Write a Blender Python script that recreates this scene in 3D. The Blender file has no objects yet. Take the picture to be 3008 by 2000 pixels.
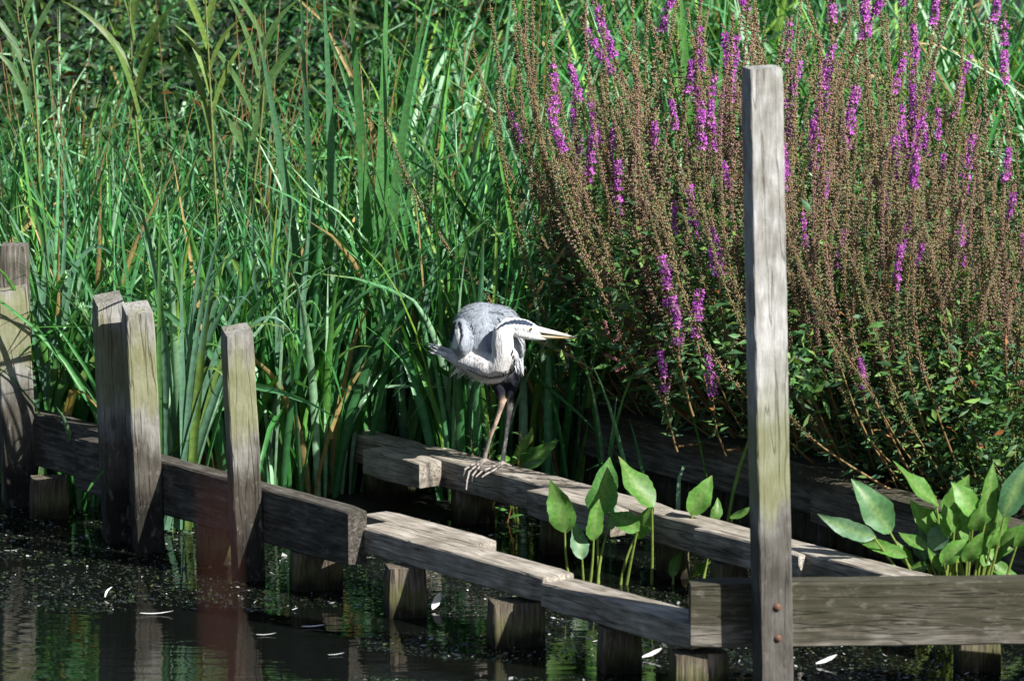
import bpy, bmesh, math, random
import numpy as np
from mathutils import Vector, Matrix, noise as mnoise

scene = bpy.context.scene
COL = scene.collection
rng = np.random.default_rng(11)
random.seed(5)

# ------------------------------------------------------------------ camera
PITCH = math.radians(10.0)
DIST = 25.0
SPX = 1.05e-3                      # metres per photo pixel in the plane of the bird
FWD = np.array([0, math.cos(PITCH), -math.sin(PITCH)])
UPV = np.array([0, math.sin(PITCH), math.cos(PITCH)])
RGT = np.array([1.0, 0, 0])
TGT = np.array([0, 0, 0.2]) + 375 * SPX * UPV
CAM = TGT - DIST * FWD
cd = bpy.data.cameras.new("camera")
cam = bpy.data.objects.new("camera", cd)
COL.objects.link(cam)
cam.location = CAM
cam.rotation_euler = (math.pi / 2 - PITCH, 0, 0)
cd.sensor_width = 36.0
cd.lens = 36.0 * DIST / (3008 * SPX)
cd.clip_start = 0.5
cd.clip_end = 500
cd.dof.use_dof = True
cd.dof.focus_distance = DIST + 0.1
cd.dof.aperture_fstop = 6.5
scene.camera = cam

# ------------------------------------------------------------------ light
SUN_AZ = math.radians(52)          # from the viewing direction towards the right
SUN_EL = math.radians(41)
sdir = Vector((math.sin(SUN_AZ) * math.cos(SUN_EL), -math.cos(SUN_AZ) * math.cos(SUN_EL), math.sin(SUN_EL)))
w = bpy.data.worlds.new("World")
scene.world = w
w.use_nodes = True
nt = w.node_tree
nt.nodes.clear()
sky = nt.nodes.new("ShaderNodeTexSky")
sky.sky_type = 'NISHITA'
sky.sun_disc = False
sky.sun_elevation = SUN_EL
sky.sun_rotation = math.atan2(sdir.x, sdir.y)
bg = nt.nodes.new("ShaderNodeBackground")
bg.inputs[1].default_value = 0.05
wo = nt.nodes.new("ShaderNodeOutputWorld")
nt.links.new(sky.outputs[0], bg.inputs[0])
nt.links.new(bg.outputs[0], wo.inputs[0])
sl = bpy.data.lights.new("sun", 'SUN')
sl.energy = 5.0
sl.angle = math.radians(0.5)
sl.color = (1.0, 0.97, 0.915)
so = bpy.data.objects.new("sun", sl)
COL.objects.link(so)
so.rotation_euler = sdir.to_track_quat('Z', 'Y').to_euler()
scene.view_settings.view_transform = 'Standard'
scene.view_settings.look = 'None'
scene.view_settings.exposure = 1.08
scene.view_settings.gamma = 1.0
scene.cycles.max_bounces = 6
scene.cycles.diffuse_bounces = 1
scene.cycles.glossy_bounces = 3
scene.cycles.transmission_bounces = 3

# ------------------------------------------------------------------ survey helpers
def _ray(px, py):
    return FWD + RGT * ((px - 1504) * SPX / DIST) + UPV * ((1000 - py) * SPX / DIST)

def onz(px, py, z):
    """point of the place that the photo shows at a pixel, on the level z"""
    d = _ray(px, py)
    return CAM + d * ((z - CAM[2]) / d[2])

def ony(px, py, y):
    d = _ray(px, py)
    return CAM + d * ((y - CAM[1]) / d[1])

K = 3008 / 2358.0
# frame of the timber staging: a runs along the rails (towards the viewer), b across them (away)
ANG = math.radians(-53.5)
AU = np.array([math.cos(ANG), math.sin(ANG), 0])
BU = np.array([-math.sin(ANG), math.cos(ANG), 0])
ORG = np.array([-0.746, -0.739, 0])

def ab(a, b, z=0.0):
    return ORG + AU * a + BU * b + np.array([0, 0, z])

def toab(p):
    r = np.asarray(p) - ORG
    return r[..., 0] * AU[0] + r[..., 1] * AU[1], r[..., 0] * BU[0] + r[..., 1] * BU[1]

# ------------------------------------------------------------------ object helpers
def setp(o, label=None, cat=None, group=None, kind=None):
    if label: o["label"] = label
    if cat: o["category"] = cat
    if group: o["group"] = group
    if kind: o["kind"] = kind
    return o

def mkobj(name, me, mat=None, parent=None, loc=None, rot=None):
    o = bpy.data.objects.new(name, me)
    COL.objects.link(o)
    if mat is not None and me is not None and not me.materials:
        me.materials.append(mat)
    if parent is not None: o.parent = parent
    if loc is not None: o.location = loc
    if rot is not None: o.rotation_euler = rot
    return o

def empty(name, loc, label=None, cat=None, group=None, rot=(0, 0, 0)):
    o = bpy.data.objects.new(name, None)
    COL.objects.link(o)
    o.location = loc
    o.rotation_euler = rot
    o.empty_display_size = 0.1
    return setp(o, label, cat, group)

def mesh(name, V, Fq, cols=None, smooth=False):
    me = bpy.data.meshes.new(name)
    V = np.asarray(V, dtype=np.float32).reshape(-1, 3)
    if isinstance(Fq, np.ndarray):
        n, k = Fq.shape
        me.vertices.add(len(V)); me.vertices.foreach_set("co", V.ravel())
        me.loops.add(n * k); me.loops.foreach_set("vertex_index", Fq.astype(np.int32).ravel())
        me.polygons.add(n)
        me.polygons.foreach_set("loop_start", np.arange(0, n * k, k, dtype=np.int32))
        me.polygons.foreach_set("loop_total", np.full(n, k, dtype=np.int32))
        me.update(calc_edges=True)
    else:
        me.from_pydata(V.tolist(), [], Fq)
        me.update()
    if cols is not None:
        c = np.asarray(cols, dtype=np.float32)
        if c.shape[1] == 3: c = np.c_[c, np.ones(len(c), np.float32)]
        at = me.color_attributes.new("Col", 'FLOAT_COLOR', 'POINT')
        at.data.foreach_set("color", c.ravel())
    if smooth:
        me.polygons.foreach_set("use_smooth", np.ones(len(me.polygons), dtype=bool))
    return me

# ------------------------------------------------------------------ materials
def newmat(name):
    m = bpy.data.materials.new(name)
    m.use_nodes = True
    n = m.node_tree.nodes
    return m, n, m.node_tree.links, n["Principled BSDF"]

def ramp(n, stops):
    r = n.new("ShaderNodeValToRGB")
    e = r.color_ramp.elements
    while len(e) < len(stops): e.new(0.5)
    for i, (p, c) in enumerate(stops):
        e[i].position = p
        e[i].color = (*c, 1) if len(c) == 3 else c
    return r

def leaf_mat(name, rough=0.38, trans=0.28, tint=(1, 1, 1), spec=0.5, streak=True):
    m, n, l, b = newmat(name)
    at = n.new("ShaderNodeAttribute"); at.attribute_name = "Col"
    mul = n.new("ShaderNodeMix"); mul.data_type = 'RGBA'; mul.blend_type = 'MULTIPLY'
    mul.inputs[0].default_value = 1.0
    ns = n.new("ShaderNodeTexNoise"); ns.inputs["Scale"].default_value = 45 if streak else 90
    ns.inputs["Detail"].default_value = 3
    geo = n.new("ShaderNodeNewGeometry")
    l.new(geo.outputs["Position"], ns.inputs["Vector"])
    rp = ramp(n, [(0.3, (0.72, 0.72, 0.66)), (0.7, (1.2, 1.2, 1.15))])
    l.new(ns.outputs["Fac"], rp.inputs[0])
    l.new(at.outputs["Color"], mul.inputs[6]); l.new(rp.outputs[0], mul.inputs[7])
    l.new(mul.outputs[2], b.inputs["Base Color"])
    b.inputs["Roughness"].default_value = rough
    b.inputs["Specular IOR Level"].default_value = spec
    tr = n.new("ShaderNodeBsdfTranslucent")
    hs = n.new("ShaderNodeMix"); hs.data_type = 'RGBA'; hs.blend_type = 'MULTIPLY'
    hs.inputs[0].default_value = 1.0
    hs.inputs[7].default_value = (1.5, 1.6, 0.6, 1)
    l.new(mul.outputs[2], hs.inputs[6]); l.new(hs.outputs[2], tr.inputs["Color"])
    mx = n.new("ShaderNodeMixShader"); mx.inputs[0].default_value = trans
    out = n["Material Output"]
    l.new(b.outputs[0], mx.inputs[1]); l.new(tr.outputs[0], mx.inputs[2]); l.new(mx.outputs[0], out.inputs[0])
    return m

def wood_mat(name, pale, dark, algae, wet_top, grain_bump=0.5, speck=0.5, hi=(0.62, 0.6, 0.56), stretch=5.0, wetline=(.0, .03)):
    """weathered timber: grain along local X, algae and wet staining by height above the water"""
    m, n, l, b = newmat(name)
    tc = n.new("ShaderNodeTexCoord")
    geo = n.new("ShaderNodeNewGeometry")
    oi = n.new("ShaderNodeObjectInfo")
    add = n.new("ShaderNodeVectorMath"); add.operation = 'ADD'
    cmb = n.new("ShaderNodeVectorMath"); cmb.operation = 'SCALE'
    cmb.inputs[0].default_value = (7.1, 3.7, 5.3)
    l.new(oi.outputs["Random"], cmb.inputs["Scale"])
    l.new(tc.outputs["Object"], add.inputs[0]); l.new(cmb.outputs[0], add.inputs[1])
    mp = n.new("ShaderNodeMapping"); mp.inputs["Scale"].default_value = (stretch, 105, 105)
    l.new(add.outputs[0], mp.inputs[0])
    g = n.new("ShaderNodeTexNoise"); g.inputs["Scale"].default_value = 1.0; g.inputs["Detail"].default_value = 6
    g.inputs["Distortion"].default_value = 0.5
    l.new(mp.outputs[0], g.inputs["Vector"])
    gr = ramp(n, [(0.28, dark), (0.5, pale), (0.75, hi)])
    l.new(g.outputs["Fac"], gr.inputs[0])
    # large blotches
    bl = n.new("ShaderNodeTexNoise"); bl.inputs["Scale"].default_value = 11; bl.inputs["Detail"].default_value = 5
    l.new(add.outputs[0], bl.inputs["Vector"])
    br = ramp(n, [(0.35, (0.62, 0.6, 0.56)), (0.65, (1.1, 1.1, 1.1))])
    l.new(bl.outputs["Fac"], br.inputs[0])
    m1 = n.new("ShaderNodeMix"); m1.data_type = 'RGBA'; m1.blend_type = 'MULTIPLY'; m1.inputs[0].default_value = 1
    l.new(gr.outputs[0], m1.inputs[6]); l.new(br.outputs[0], m1.inputs[7])
    # height above water with ragged edge
    sx = n.new("ShaderNodeSeparateXYZ"); l.new(geo.outputs["Position"], sx.inputs[0])
    rag = n.new("ShaderNodeMath"); rag.operation = 'MULTIPLY_ADD'
    rag.inputs[1].default_value = 0.28; rag.inputs[2].default_value = -0.14
    bl2 = n.new("ShaderNodeTexNoise"); bl2.inputs["Scale"].default_value = 7; bl2.inputs["Detail"].default_value = 4
    mp2 = n.new("ShaderNodeMapping"); mp2.inputs["Scale"].default_value = (0.5, 2, 2)
    l.new(add.outputs[0], mp2.inputs[0]); l.new(mp2.outputs[0], bl2.inputs["Vector"])
    l.new(bl2.outputs["Fac"], rag.inputs[0])
    hz = n.new("ShaderNodeMath"); hz.operation = 'ADD'
    l.new(sx.outputs[2], hz.inputs[0]); l.new(rag.outputs[0], hz.inputs[1])
    # algae band
    a0, a1, a2, a3 = algae[1]
    def band(lo, hi_):
        q = n.new("ShaderNodeMapRange"); q.interpolation_type = 'SMOOTHSTEP'
        q.inputs["From Min"].default_value = lo; q.inputs["From Max"].default_value = hi_
        l.new(hz.outputs[0], q.inputs["Value"]); return q
    q1 = band(a0, a1); q2 = band(a3, a2)
    mm = n.new("ShaderNodeMath"); mm.operation = 'MULTIPLY'
    l.new(q1.outputs[0], mm.inputs[0]); l.new(q2.outputs[0], mm.inputs[1])
    ms = n.new("ShaderNodeMath"); ms.operation = 'MULTIPLY'; ms.inputs[1].default_value = algae[2]
    l.new(mm.outputs[0], ms.inputs[0])
    m2 = n.new("ShaderNodeMix"); m2.data_type = 'RGBA'
    l.new(ms.outputs[0], m2.inputs[0]); l.new(m1.outputs[2], m2.inputs[6])
    ac = n.new("ShaderNodeMix"); ac.data_type = 'RGBA'; ac.blend_type = 'MULTIPLY'; ac.inputs[0].default_value = 0.6
    ac.inputs[6].default_value = (*algae[0], 1); l.new(gr.outputs[0], ac.inputs[7])
    # keep algae tone, modulated a little by the grain
    m2b = n.new("ShaderNodeMix"); m2b.data_type = 'RGBA'; m2b.inputs[0].default_value = 0.2
    m2b.inputs[6].default_value = (*algae[0], 1); l.new(m1.outputs[2], m2b.inputs[7])
    l.new(m2b.outputs[2], m2.inputs[7])
    # stained lower part
    q3 = band(wet_top[1], wet_top[0])
    st = n.new("ShaderNodeMix"); st.data_type = 'RGBA'; st.blend_type = 'MULTIPLY'
    l.new(q3.outputs[0], st.inputs[0]); l.new(m2.outputs[2], st.inputs[6])
    st.inputs[7].default_value = (*wet_top[2], 1)
    q5 = n.new("ShaderNodeMapRange"); q5.interpolation_type = 'SMOOTHSTEP'
    q5.inputs["From Min"].default_value = wetline[1]; q5.inputs["From Max"].default_value = wetline[0]
    rg2 = n.new("ShaderNodeMath"); rg2.operation = 'MULTIPLY_ADD'; rg2.inputs[1].default_value = .06; rg2.inputs[2].default_value = -.03
    l.new(bl.outputs["Fac"], rg2.inputs[0])
    hz2 = n.new("ShaderNodeMath"); hz2.operation = 'ADD'; l.new(sx.outputs[2], hz2.inputs[0]); l.new(rg2.outputs[0], hz2.inputs[1])
    l.new(hz2.outputs[0], q5.inputs["Value"])
    st2 = n.new("ShaderNodeMix"); st2.data_type = 'RGBA'; st2.blend_type = 'MULTIPLY'
    l.new(q5.outputs[0], st2.inputs[0]); l.new(st.outputs[2], st2.inputs[6]); st2.inputs[7].default_value = (.26, .25, .24, 1)
    st = st2
    # pale lichen specks
    sp = n.new("ShaderNodeTexNoise"); sp.inputs["Scale"].default_value = 1; sp.inputs["Detail"].default_value = 8; sp.inputs["Roughness"].default_value = .7
    mp3 = n.new("ShaderNodeMapping"); mp3.inputs["Scale"].default_value = (22, 48, 48)
    l.new(add.outputs[0], mp3.inputs[0]); l.new(mp3.outputs[0], sp.inputs["Vector"])
    sr = ramp(n, [(0.55, (0, 0, 0)), (0.74, (1, 1, 1))])
    l.new(sp.outputs["Fac"], sr.inputs[0])
    sm = n.new("ShaderNodeMath"); sm.operation = 'MULTIPLY'; sm.inputs[1].default_value = speck
    l.new(sr.outputs[0], sm.inputs[0])
    fin = n.new("ShaderNodeMix"); fin.data_type = 'RGBA'
    l.new(sm.outputs[0], fin.inputs[0]); l.new(st.outputs[2], fin.inputs[6])
    fin.inputs[7].default_value = (0.42, 0.39, 0.34, 1)
    # drying cracks along the grain
    mp4 = n.new("ShaderNodeMapping"); mp4.inputs["Scale"].default_value = (1.6, 30, 30)
    l.new(add.outputs[0], mp4.inputs[0])
    ck = n.new("ShaderNodeTexNoise"); ck.inputs["Scale"].default_value = 1; ck.inputs["Detail"].default_value = 2
    l.new(mp4.outputs[0], ck.inputs["Vector"])
    cr = ramp(n, [(.482, (1, 1, 1)), (.5, (.3, .28, .26)), (.518, (1, 1, 1))])
    l.new(ck.outputs["Fac"], cr.inputs[0])
    cm = n.new("ShaderNodeMix"); cm.data_type = 'RGBA'; cm.blend_type = 'MULTIPLY'; cm.inputs[0].default_value = .75
    l.new(fin.outputs[2], cm.inputs[6]); l.new(cr.outputs[0], cm.inputs[7])
    l.new(cm.outputs[2], b.inputs["Base Color"])
    b.inputs["Roughness"].default_value = 0.85
    b.inputs["Specular IOR Level"].default_value = 0.25
    bp = n.new("ShaderNodeBump"); bp.inputs["Strength"].default_value = grain_bump; bp.inputs["Distance"].default_value = 0.004
    l.new(g.outputs["Fac"], bp.inputs["Height"])
    bp2 = n.new("ShaderNodeBump"); bp2.inputs["Strength"].default_value = 0.4; bp2.inputs["Distance"].default_value = 0.004
    l.new(sp.outputs["Fac"], bp2.inputs["Height"]); l.new(bp.outputs[0], bp2.inputs["Normal"])
    bp3 = n.new("ShaderNodeBump"); bp3.inputs["Strength"].default_value = 0.6; bp3.inputs["Distance"].default_value = 0.004
    l.new(cr.outputs[0], bp3.inputs["Height"]); l.new(bp2.outputs[0], bp3.inputs["Normal"])
    l.new(bp3.outputs[0], b.inputs["Normal"])
    return m

M_POST = wood_mat("weathered_post_wood", (0.25, 0.245, 0.225), (0.165, 0.16, 0.145),
                  ((0.165, 0.175, 0.055), (0.42, 0.5, 0.64, 0.74), 0.75), (0.30, 0.44, (0.30, 0.275, 0.245)), 0.5, 0.4, hi=(.31,.305,.28), stretch=20, wetline=(.10, .24))
M_TALL = wood_mat("weathered_tall_post_wood", (0.33, 0.327, 0.315), (0.25, 0.247, 0.237),
                  ((0.13, 0.14, 0.04), (0.48, 0.60, 0.74, 0.98), 0.9), (0.46, 0.58, (0.25, 0.235, 0.215)), 0.45, 0.2, hi=(.46,.46,.45), stretch=16, wetline=(.0, .05))
M_DARK = wood_mat("dark_wet_timber", (0.062, 0.056, 0.047), (0.026, 0.024, 0.02),
                  ((0.10, 0.10, 0.04), (-0.1, 0.0, 0.05, 0.1), 0.5), (0.02, 0.12, (0.6, 0.55, 0.5)), 0.5, 0.25, hi=(0.14, 0.13, 0.115), stretch=10)
M_RAIL = wood_mat("grey_rail_timber", (0.30, 0.27, 0.23), (0.14, 0.125, 0.105),
                  ((0.18, 0.17, 0.06), (-0.3, -0.2, -0.1, 0.0), 0.4), (0.1, 0.17, (0.6, 0.58, 0.55)), 0.6, 0.2, hi=(0.44, 0.41, 0.36), stretch=10)
M_CROSS = wood_mat("mossy_cross_timber", (0.125, 0.115, 0.095), (0.055, 0.05, 0.04),
                   ((0.024, 0.024, 0.009), (0.16, 0.25, 0.42, 0.55), 0.92), (0.0, 0.05, (0.7, 0.66, 0.6)), 0.7, 0.25, hi=(0.26, 0.235, 0.20), stretch=9)
M_STUB = wood_mat("pile_wood", (0.105, 0.088, 0.066), (0.028, 0.024, 0.018),
                  ((0.07, 0.08, 0.016), (-0.1, 0.0, 0.055, 0.11), 0.7), (0.0, 0.04, (0.5, 0.45, 0.4)), 0.9, 0.15, hi=(0.24, 0.20, 0.145), stretch=9, wetline=(.01, .075))

def simple_mat(name, col, rough=0.6, spec=0.4, noise_scale=None, var=0.3):
    m, n, l, b = newmat(name)
    b.inputs["Roughness"].default_value = rough
    b.inputs["Specular IOR Level"].default_value = spec
    if noise_scale:
        tc = n.new("ShaderNodeTexCoord")
        ns = n.new("ShaderNodeTexNoise"); ns.inputs["Scale"].default_value = noise_scale; ns.inputs["Detail"].default_value = 5
        l.new(tc.outputs["Object"], ns.inputs["Vector"])
        r = ramp(n, [(0.3, tuple(c * (1 - var) for c in col)), (0.7, tuple(min(1, c * (1 + var)) for c in col))])
        l.new(ns.outputs["Fac"], r.inputs[0]); l.new(r.outputs[0], b.inputs["Base Color"])
        bp = n.new("ShaderNodeBump"); bp.inputs["Strength"].default_value = 0.4; bp.inputs["Distance"].default_value = 0.003
        l.new(ns.outputs["Fac"], bp.inputs["Height"]); l.new(bp.outputs[0], b.inputs["Normal"])
    else:
        b.inputs["Base Color"].default_value = (*col, 1)
    return m

def attr_mat(name, rough=0.7, spec=0.3, trans=0.0):
    m, n, l, b = newmat(name)
    at = n.new("ShaderNodeAttribute"); at.attribute_name = "Col"
    l.new(at.outputs["Color"], b.inputs["Base Color"])
    b.inputs["Roughness"].default_value = rough
    b.inputs["Specular IOR Level"].default_value = spec
    if trans:
        tr = n.new("ShaderNodeBsdfTranslucent"); l.new(at.outputs["Color"], tr.inputs["Color"])
        mx = n.new("ShaderNodeMixShader"); mx.inputs[0].default_value = trans
        l.new(b.outputs[0], mx.inputs[1]); l.new(tr.outputs[0], mx.inputs[2])
        l.new(mx.outputs[0], n["Material Output"].inputs[0])
    return m

M_SEDGE = leaf_mat("sedge_leaf", 0.42, 0.24, spec=.3)
M_BROAD = leaf_mat("broad_leaf", 0.45, 0.30, streak=False, spec=.3)
M_SMALL = leaf_mat("small_leaf", 0.5, 0.25, streak=False, spec=.25)
M_CAPS = attr_mat("seed_capsule", 0.75, 0.2)
M_PETAL = attr_mat("purple_petal", 0.55, 0.3, 0.35)
M_FEATH = attr_mat("white_feather", 0.6, 0.3, 0.2)
M_MUD = simple_mat("dark_mud", (0.012, 0.012, 0.008), 0.7, 0.3, 9, 0.5)
M_RUST = simple_mat("rusty_iron", (0.11, 0.055, 0.036), 0.8, 0.3, 120, 0.4)

# ------------------------------------------------------------------ water and ground
def build_water():
    m, n, l, b = newmat("pond_water")
    b.inputs["Base Color"].default_value = (0.003, 0.004, 0.003, 1)
    b.inputs["Roughness"].default_value = 0.02
    b.inputs["IOR"].default_value = 1.33
    geo = n.new("ShaderNodeNewGeometry")
    mp = n.new("ShaderNodeMapping"); mp.inputs["Scale"].default_value = (3.5, 12, 1)
    l.new(geo.outputs["Position"], mp.inputs[0])
    n1 = n.new("ShaderNodeTexNoise"); n1.inputs["Scale"].default_value = 1.0; n1.inputs["Detail"].default_value = 3
    l.new(mp.outputs[0], n1.inputs["Vector"])
    bp = n.new("ShaderNodeBump"); bp.inputs["Strength"].default_value = 0.22; bp.inputs["Distance"].default_value = 0.01
    l.new(n1.outputs["Fac"], bp.inputs["Height"])
    l.new(bp.outputs[0], b.inputs["Normal"])
    me = mesh("water", [(-120, -26, 0), (120, -26, 0), (120, 60, 0), (-120, 60, 0)], [(0, 1, 2, 3)])
    o = mkobj("water", me, m)
    setp(o, "dark still pond water with green reflections and floating debris", "water", kind="structure")
build_water()

def ground_h(x, y):
    p = np.stack([x, y, np.zeros_like(x)], -1)
    a, b = toab(p)
    h = np.full_like(x, -0.25)
    # sedge bed behind the left rail
    sed = np.clip((b - 0.05) / 0.3, 0, 1) * np.clip((-0.15 - a) / 0.3, 0, 1)
    h = np.maximum(h, -0.25 + sed * 0.26)
    sed2 = np.clip((b - 1.15) / 0.35, 0, 1) * np.clip((-0.35 - a) / 0.3, 0, 1)
    h = np.maximum(h, -0.25 + sed2 * 0.32)
    bank = np.clip((b - 1.70) / 0.04, 0, 1)
    h = np.maximum(h, -0.25 + bank * (0.44 + np.clip(b - 1.7, 0, 8) * 0.03))
    return h

def build_ground():
    nx, ny = 130, 130
    xs = np.r_[np.linspace(-60, -4, 12)[:-1], np.linspace(-4, 4, 110), np.linspace(4, 60, 12)[1:]]
    ys = np.r_[np.linspace(-4, 5, 120), np.linspace(5, 60, 14)[1:]]
    X, Yg = np.meshgrid(xs, ys, indexing='ij')
    H = ground_h(X, Yg) + 0.012 * np.sin(X * 23 + 3 * np.sin(Yg * 9)) * np.cos(Yg * 19)
    V = np.stack([X, Yg, H], -1).reshape(-1, 3)
    i, j = np.meshgrid(np.arange(len(xs) - 1), np.arange(len(ys) - 1), indexing='ij')
    n = len(ys)
    F = np.stack([i * n + j, (i + 1) * n + j, (i + 1) * n + j + 1, i * n + j + 1], -1).reshape(-1, 4)
    o = mkobj("ground", mesh("ground", V, F, smooth=True), M_MUD)
    setp(o, "dark muddy bank under the reeds and loosestrife", "bank", kind="structure")
build_ground()

# ------------------------------------------------------------------ timbers
def timber_mesh(L, wd, ht, nsec=22, ch=0.004, jit=0.0006, bend=0.0, seed=0, end_slope=0.0, tilt_end=0.0):
    """timber along +X from 0 to L; width along Y (centred), height along Z from -ht to 0 (top at 0)"""
    r = np.random.default_rng(seed)
    y0, y1, z0, z1 = -wd / 2, wd / 2, -ht, 0.0
    ring = [(y0 + ch, z0), (y1 - ch, z0), (y1, z0 + ch), (y1, z1 - ch), (y1 - ch, z1), (y0 + ch, z1), (y0, z1 - ch), (y0, z0 + ch)]
    ring = np.array(ring)
    k = len(ring)
    xs = np.linspace(0, L, nsec)
    V = []
    drift = np.cumsum(r.normal(0, jit, (nsec, k, 2)), 0) * 0.2
    drift -= np.linspace(0, 1, nsec)[:, None, None] * drift[-1]
    for q, x in enumerate(xs):
        rr = ring + drift[q] + r.normal(0, jit, (k, 2))
        if q in (0, nsec - 1):
            c = np.array([(y0 + y1) / 2, (z0 + z1) / 2]); rr = c + (rr - c) * (1 - 2 * ch / max(wd, ht))
        for (yy, zz) in rr:
            xx = x
            if q == nsec - 1: xx += end_slope * (yy / wd) + tilt_end * ((zz + ht / 2) / ht)
            V.append((xx, yy, zz + bend * math.sin(math.pi * x / L)))
    F = []
    for q in range(nsec - 1):
        for j in range(k):
            F.append((q * k + j, q * k + (j + 1) % k, (q + 1) * k + (j + 1) % k, (q + 1) * k + j))
    F.append(tuple(range(k))[::-1])
    F.append(tuple((nsec - 1) * k + j for j in range(k)))
    return mesh("timber", V, F)

_seed = [100]
def rail(name, p0, p1, wd, ht, mat, label, cat, group=None, side=0.5, sag=0.0, roll=0.0, **kw):
    """p0,p1: world points of the top edge on the near-left side; the timber's width extends to the far side"""
    p0 = np.array(p0, float); p1 = np.array(p1, float)
    d = p1 - p0; L = float(np.linalg.norm(d)); u = d / L
    back = np.cross(np.array([0, 0, 1.0]), u); back /= np.linalg.norm(back)
    zz = np.cross(u, back)
    _seed[0] += 1
    me = timber_mesh(L, wd, ht, nsec=max(6, int(L / 0.06)), seed=_seed[0], **kw)
    M = Matrix(((u[0], back[0], zz[0], 0), (u[1], back[1], zz[1], 0), (u[2], back[2], zz[2], 0), (0, 0, 0, 1)))
    c = p0 + back * wd / 2 * (1 if side > 0 else -1)
    o = mkobj(name, me, mat)
    o.matrix_world = Matrix.Translation(c) @ M
    setp(o, label, cat, group)
    return o

def upright(name, top, base, wx, wy, rotz, mat, label, cat, group=None, bend=0.0, tilt_end=0.0, end_slope=0.0):
    """post from base to top (world, axis through the front-right... centre); rotz turns its front face to the right"""
    top = np.array(top, float); base = np.array(base, float)
    d = top - base; L = float(np.linalg.norm(d)); u = d / L
    f = np.array([math.sin(rotz), -math.cos(rotz), 0.0])       # front normal
    f = f - u * f.dot(u); f /= np.linalg.norm(f)
    s = np.cross(u, f)                                         # Y axis
    _seed[0] += 1
    me = timber_mesh(L, wx, wy, nsec=max(6, int(L / 0.05)), seed=_seed[0], bend=bend, tilt_end=tilt_end, end_slope=end_slope, ch=0.0035)
    # local X = u (length), local Y = s (sideways), local Z = f (front, top of the profile = front face)
    M = Matrix(((u[0], s[0], f[0], 0), (u[1], s[1], f[1], 0), (u[2], s[2], f[2], 0), (0, 0, 0, 1)))
    o = mkobj(name, me, mat)
    o.matrix_world = Matrix.Translation(base + f * wy / 2) @ M
    setp(o, label, cat, group)
    return o

# --- tall plank on edge at the left, in two lapped lengths
P = lambda x, y, z: onz(x, y, z)
LB = 0.0                                  # b of its front face
rail("timber_rail", ab(-1.02, LB, .28), ab(.44, LB, .28), .07, .165, M_DARK,
     "dark upright plank rail bolted behind the left posts, ending in a sawn end", "timber rail", end_slope=0.0)
rail("timber_rail", ab(-2.6, LB + .075, .30), ab(-.93, LB + .075, .295), .07, .165, M_DARK,
     "dark plank rail behind the leftmost posts, lapped over the next plank", "timber rail")
# --- middle rail, flat planks
rail("timber_rail", ab(.40, .057, .225), ab(1.32, .057, .222), .12, .075, M_RAIL,
     "grey flat plank rail running from the dark plank's end towards the viewer", "timber rail")
rail("timber_rail", ab(1.322, .05, .208), ab(2.02, .05, .205), .125, .075, M_RAIL,
     "grey flat plank rail butting against the mossy cross beam, lowest of the middle line", "timber rail")
rail("timber_rail", ab(.25, .182, .222), ab(.80, .182, .222), .10, .07, M_RAIL,
     "short plank lying behind the middle rail beside the dark plank's end", "timber rail")
# --- far rail with lapped blocks (the heron stands on it)
FB = 0.955
rail("timber_rail", ab(-1.75, FB + .02, .2), ab(-.62, FB + .02, .2), .09, .09, M_RAIL,
     "far end of the rail under the reeds, left of the lapped block", "timber rail")
rail("timber_rail", ab(-.617, FB + .01, .198), ab(.62, FB, .198), .12, .09, M_RAIL,
     "grey plank rail on which the heron stands", "timber rail")
rail("timber_rail", ab(.622, FB, .2), ab(2.3, FB - .01, .2), .10, .09, M_RAIL,
     "long plank rail passing behind the tall post to the cross beam", "timber rail")
def block(px, py, L, wd, label, z=.2):
    a, b = toab(onz(px, py, z))
    rail("lap_block", ab(a, b, z), ab(a + L, b, z), FB - b - .003 + .0, .085, M_RAIL, label, "timber block", "blocks lapped along the far rail")
block(1063, 1316, .30, .1, "timber block lapped on the far rail left of the heron")
block(1545, 1436, .42, .1, "timber block lapped on the far rail behind the broad water leaves")
block(2037, 1548, .5, .1, "timber block lapped on the far rail just left of the tall post")
block(2575, 1688, .4, .1, "timber block lapped on the far rail near the cross beam, right of the tall post")
# --- cross beam on the right, facing the viewer
CR = math.radians(3)
cx0 = ony(2030, 1716, -2.36)
cdir = np.array([math.cos(CR), math.sin(CR), 0])
CROSS0 = cx0
rail("cross_beam", cx0, cx0 + cdir * 2.2, .09, .182, M_CROSS,
     "mossy brown cross beam bolted behind the tall post at the right", "timber beam")
# --- back beam along the bank
BB = 1.60
rail("bank_beam", ab(-.55, BB, .27), ab(.78, BB, .26), .12, .15, M_CROSS, "dark beam edging the bank under the loosestrife", "timber beam")
rail("bank_beam", ab(.70, BB - .065, .245), ab(2.8, BB - .05, .235), .11, .14, M_CROSS,
     "dark beam edging the bank behind the broad-leaved plants at the right", "timber beam")
# retaining boards below the back beam
root = empty("retaining_wall", ab(-.5, BB + .03, -.2), "dark vertical boards holding the bank below the back beam", "retaining wall")
root.rotation_euler = (0, 0, ANG)
me_b = timber_mesh(.36, .135, .03, nsec=6, seed=7)
me_b.materials.append(M_DARK)
for i in range(22):
    o = mkobj("board", me_b, None, root)
    o.matrix_local = Matrix.Translation((i * .142, random.uniform(-.004, .006), 0.0)) @ Matrix.Rotation(math.pi / 2, 4, 'Y').inverted() @ Matrix.Rotation(math.pi / 2, 4, 'X')
    o.scale = (random.uniform(.93, 1.0), 1, 1)

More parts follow.
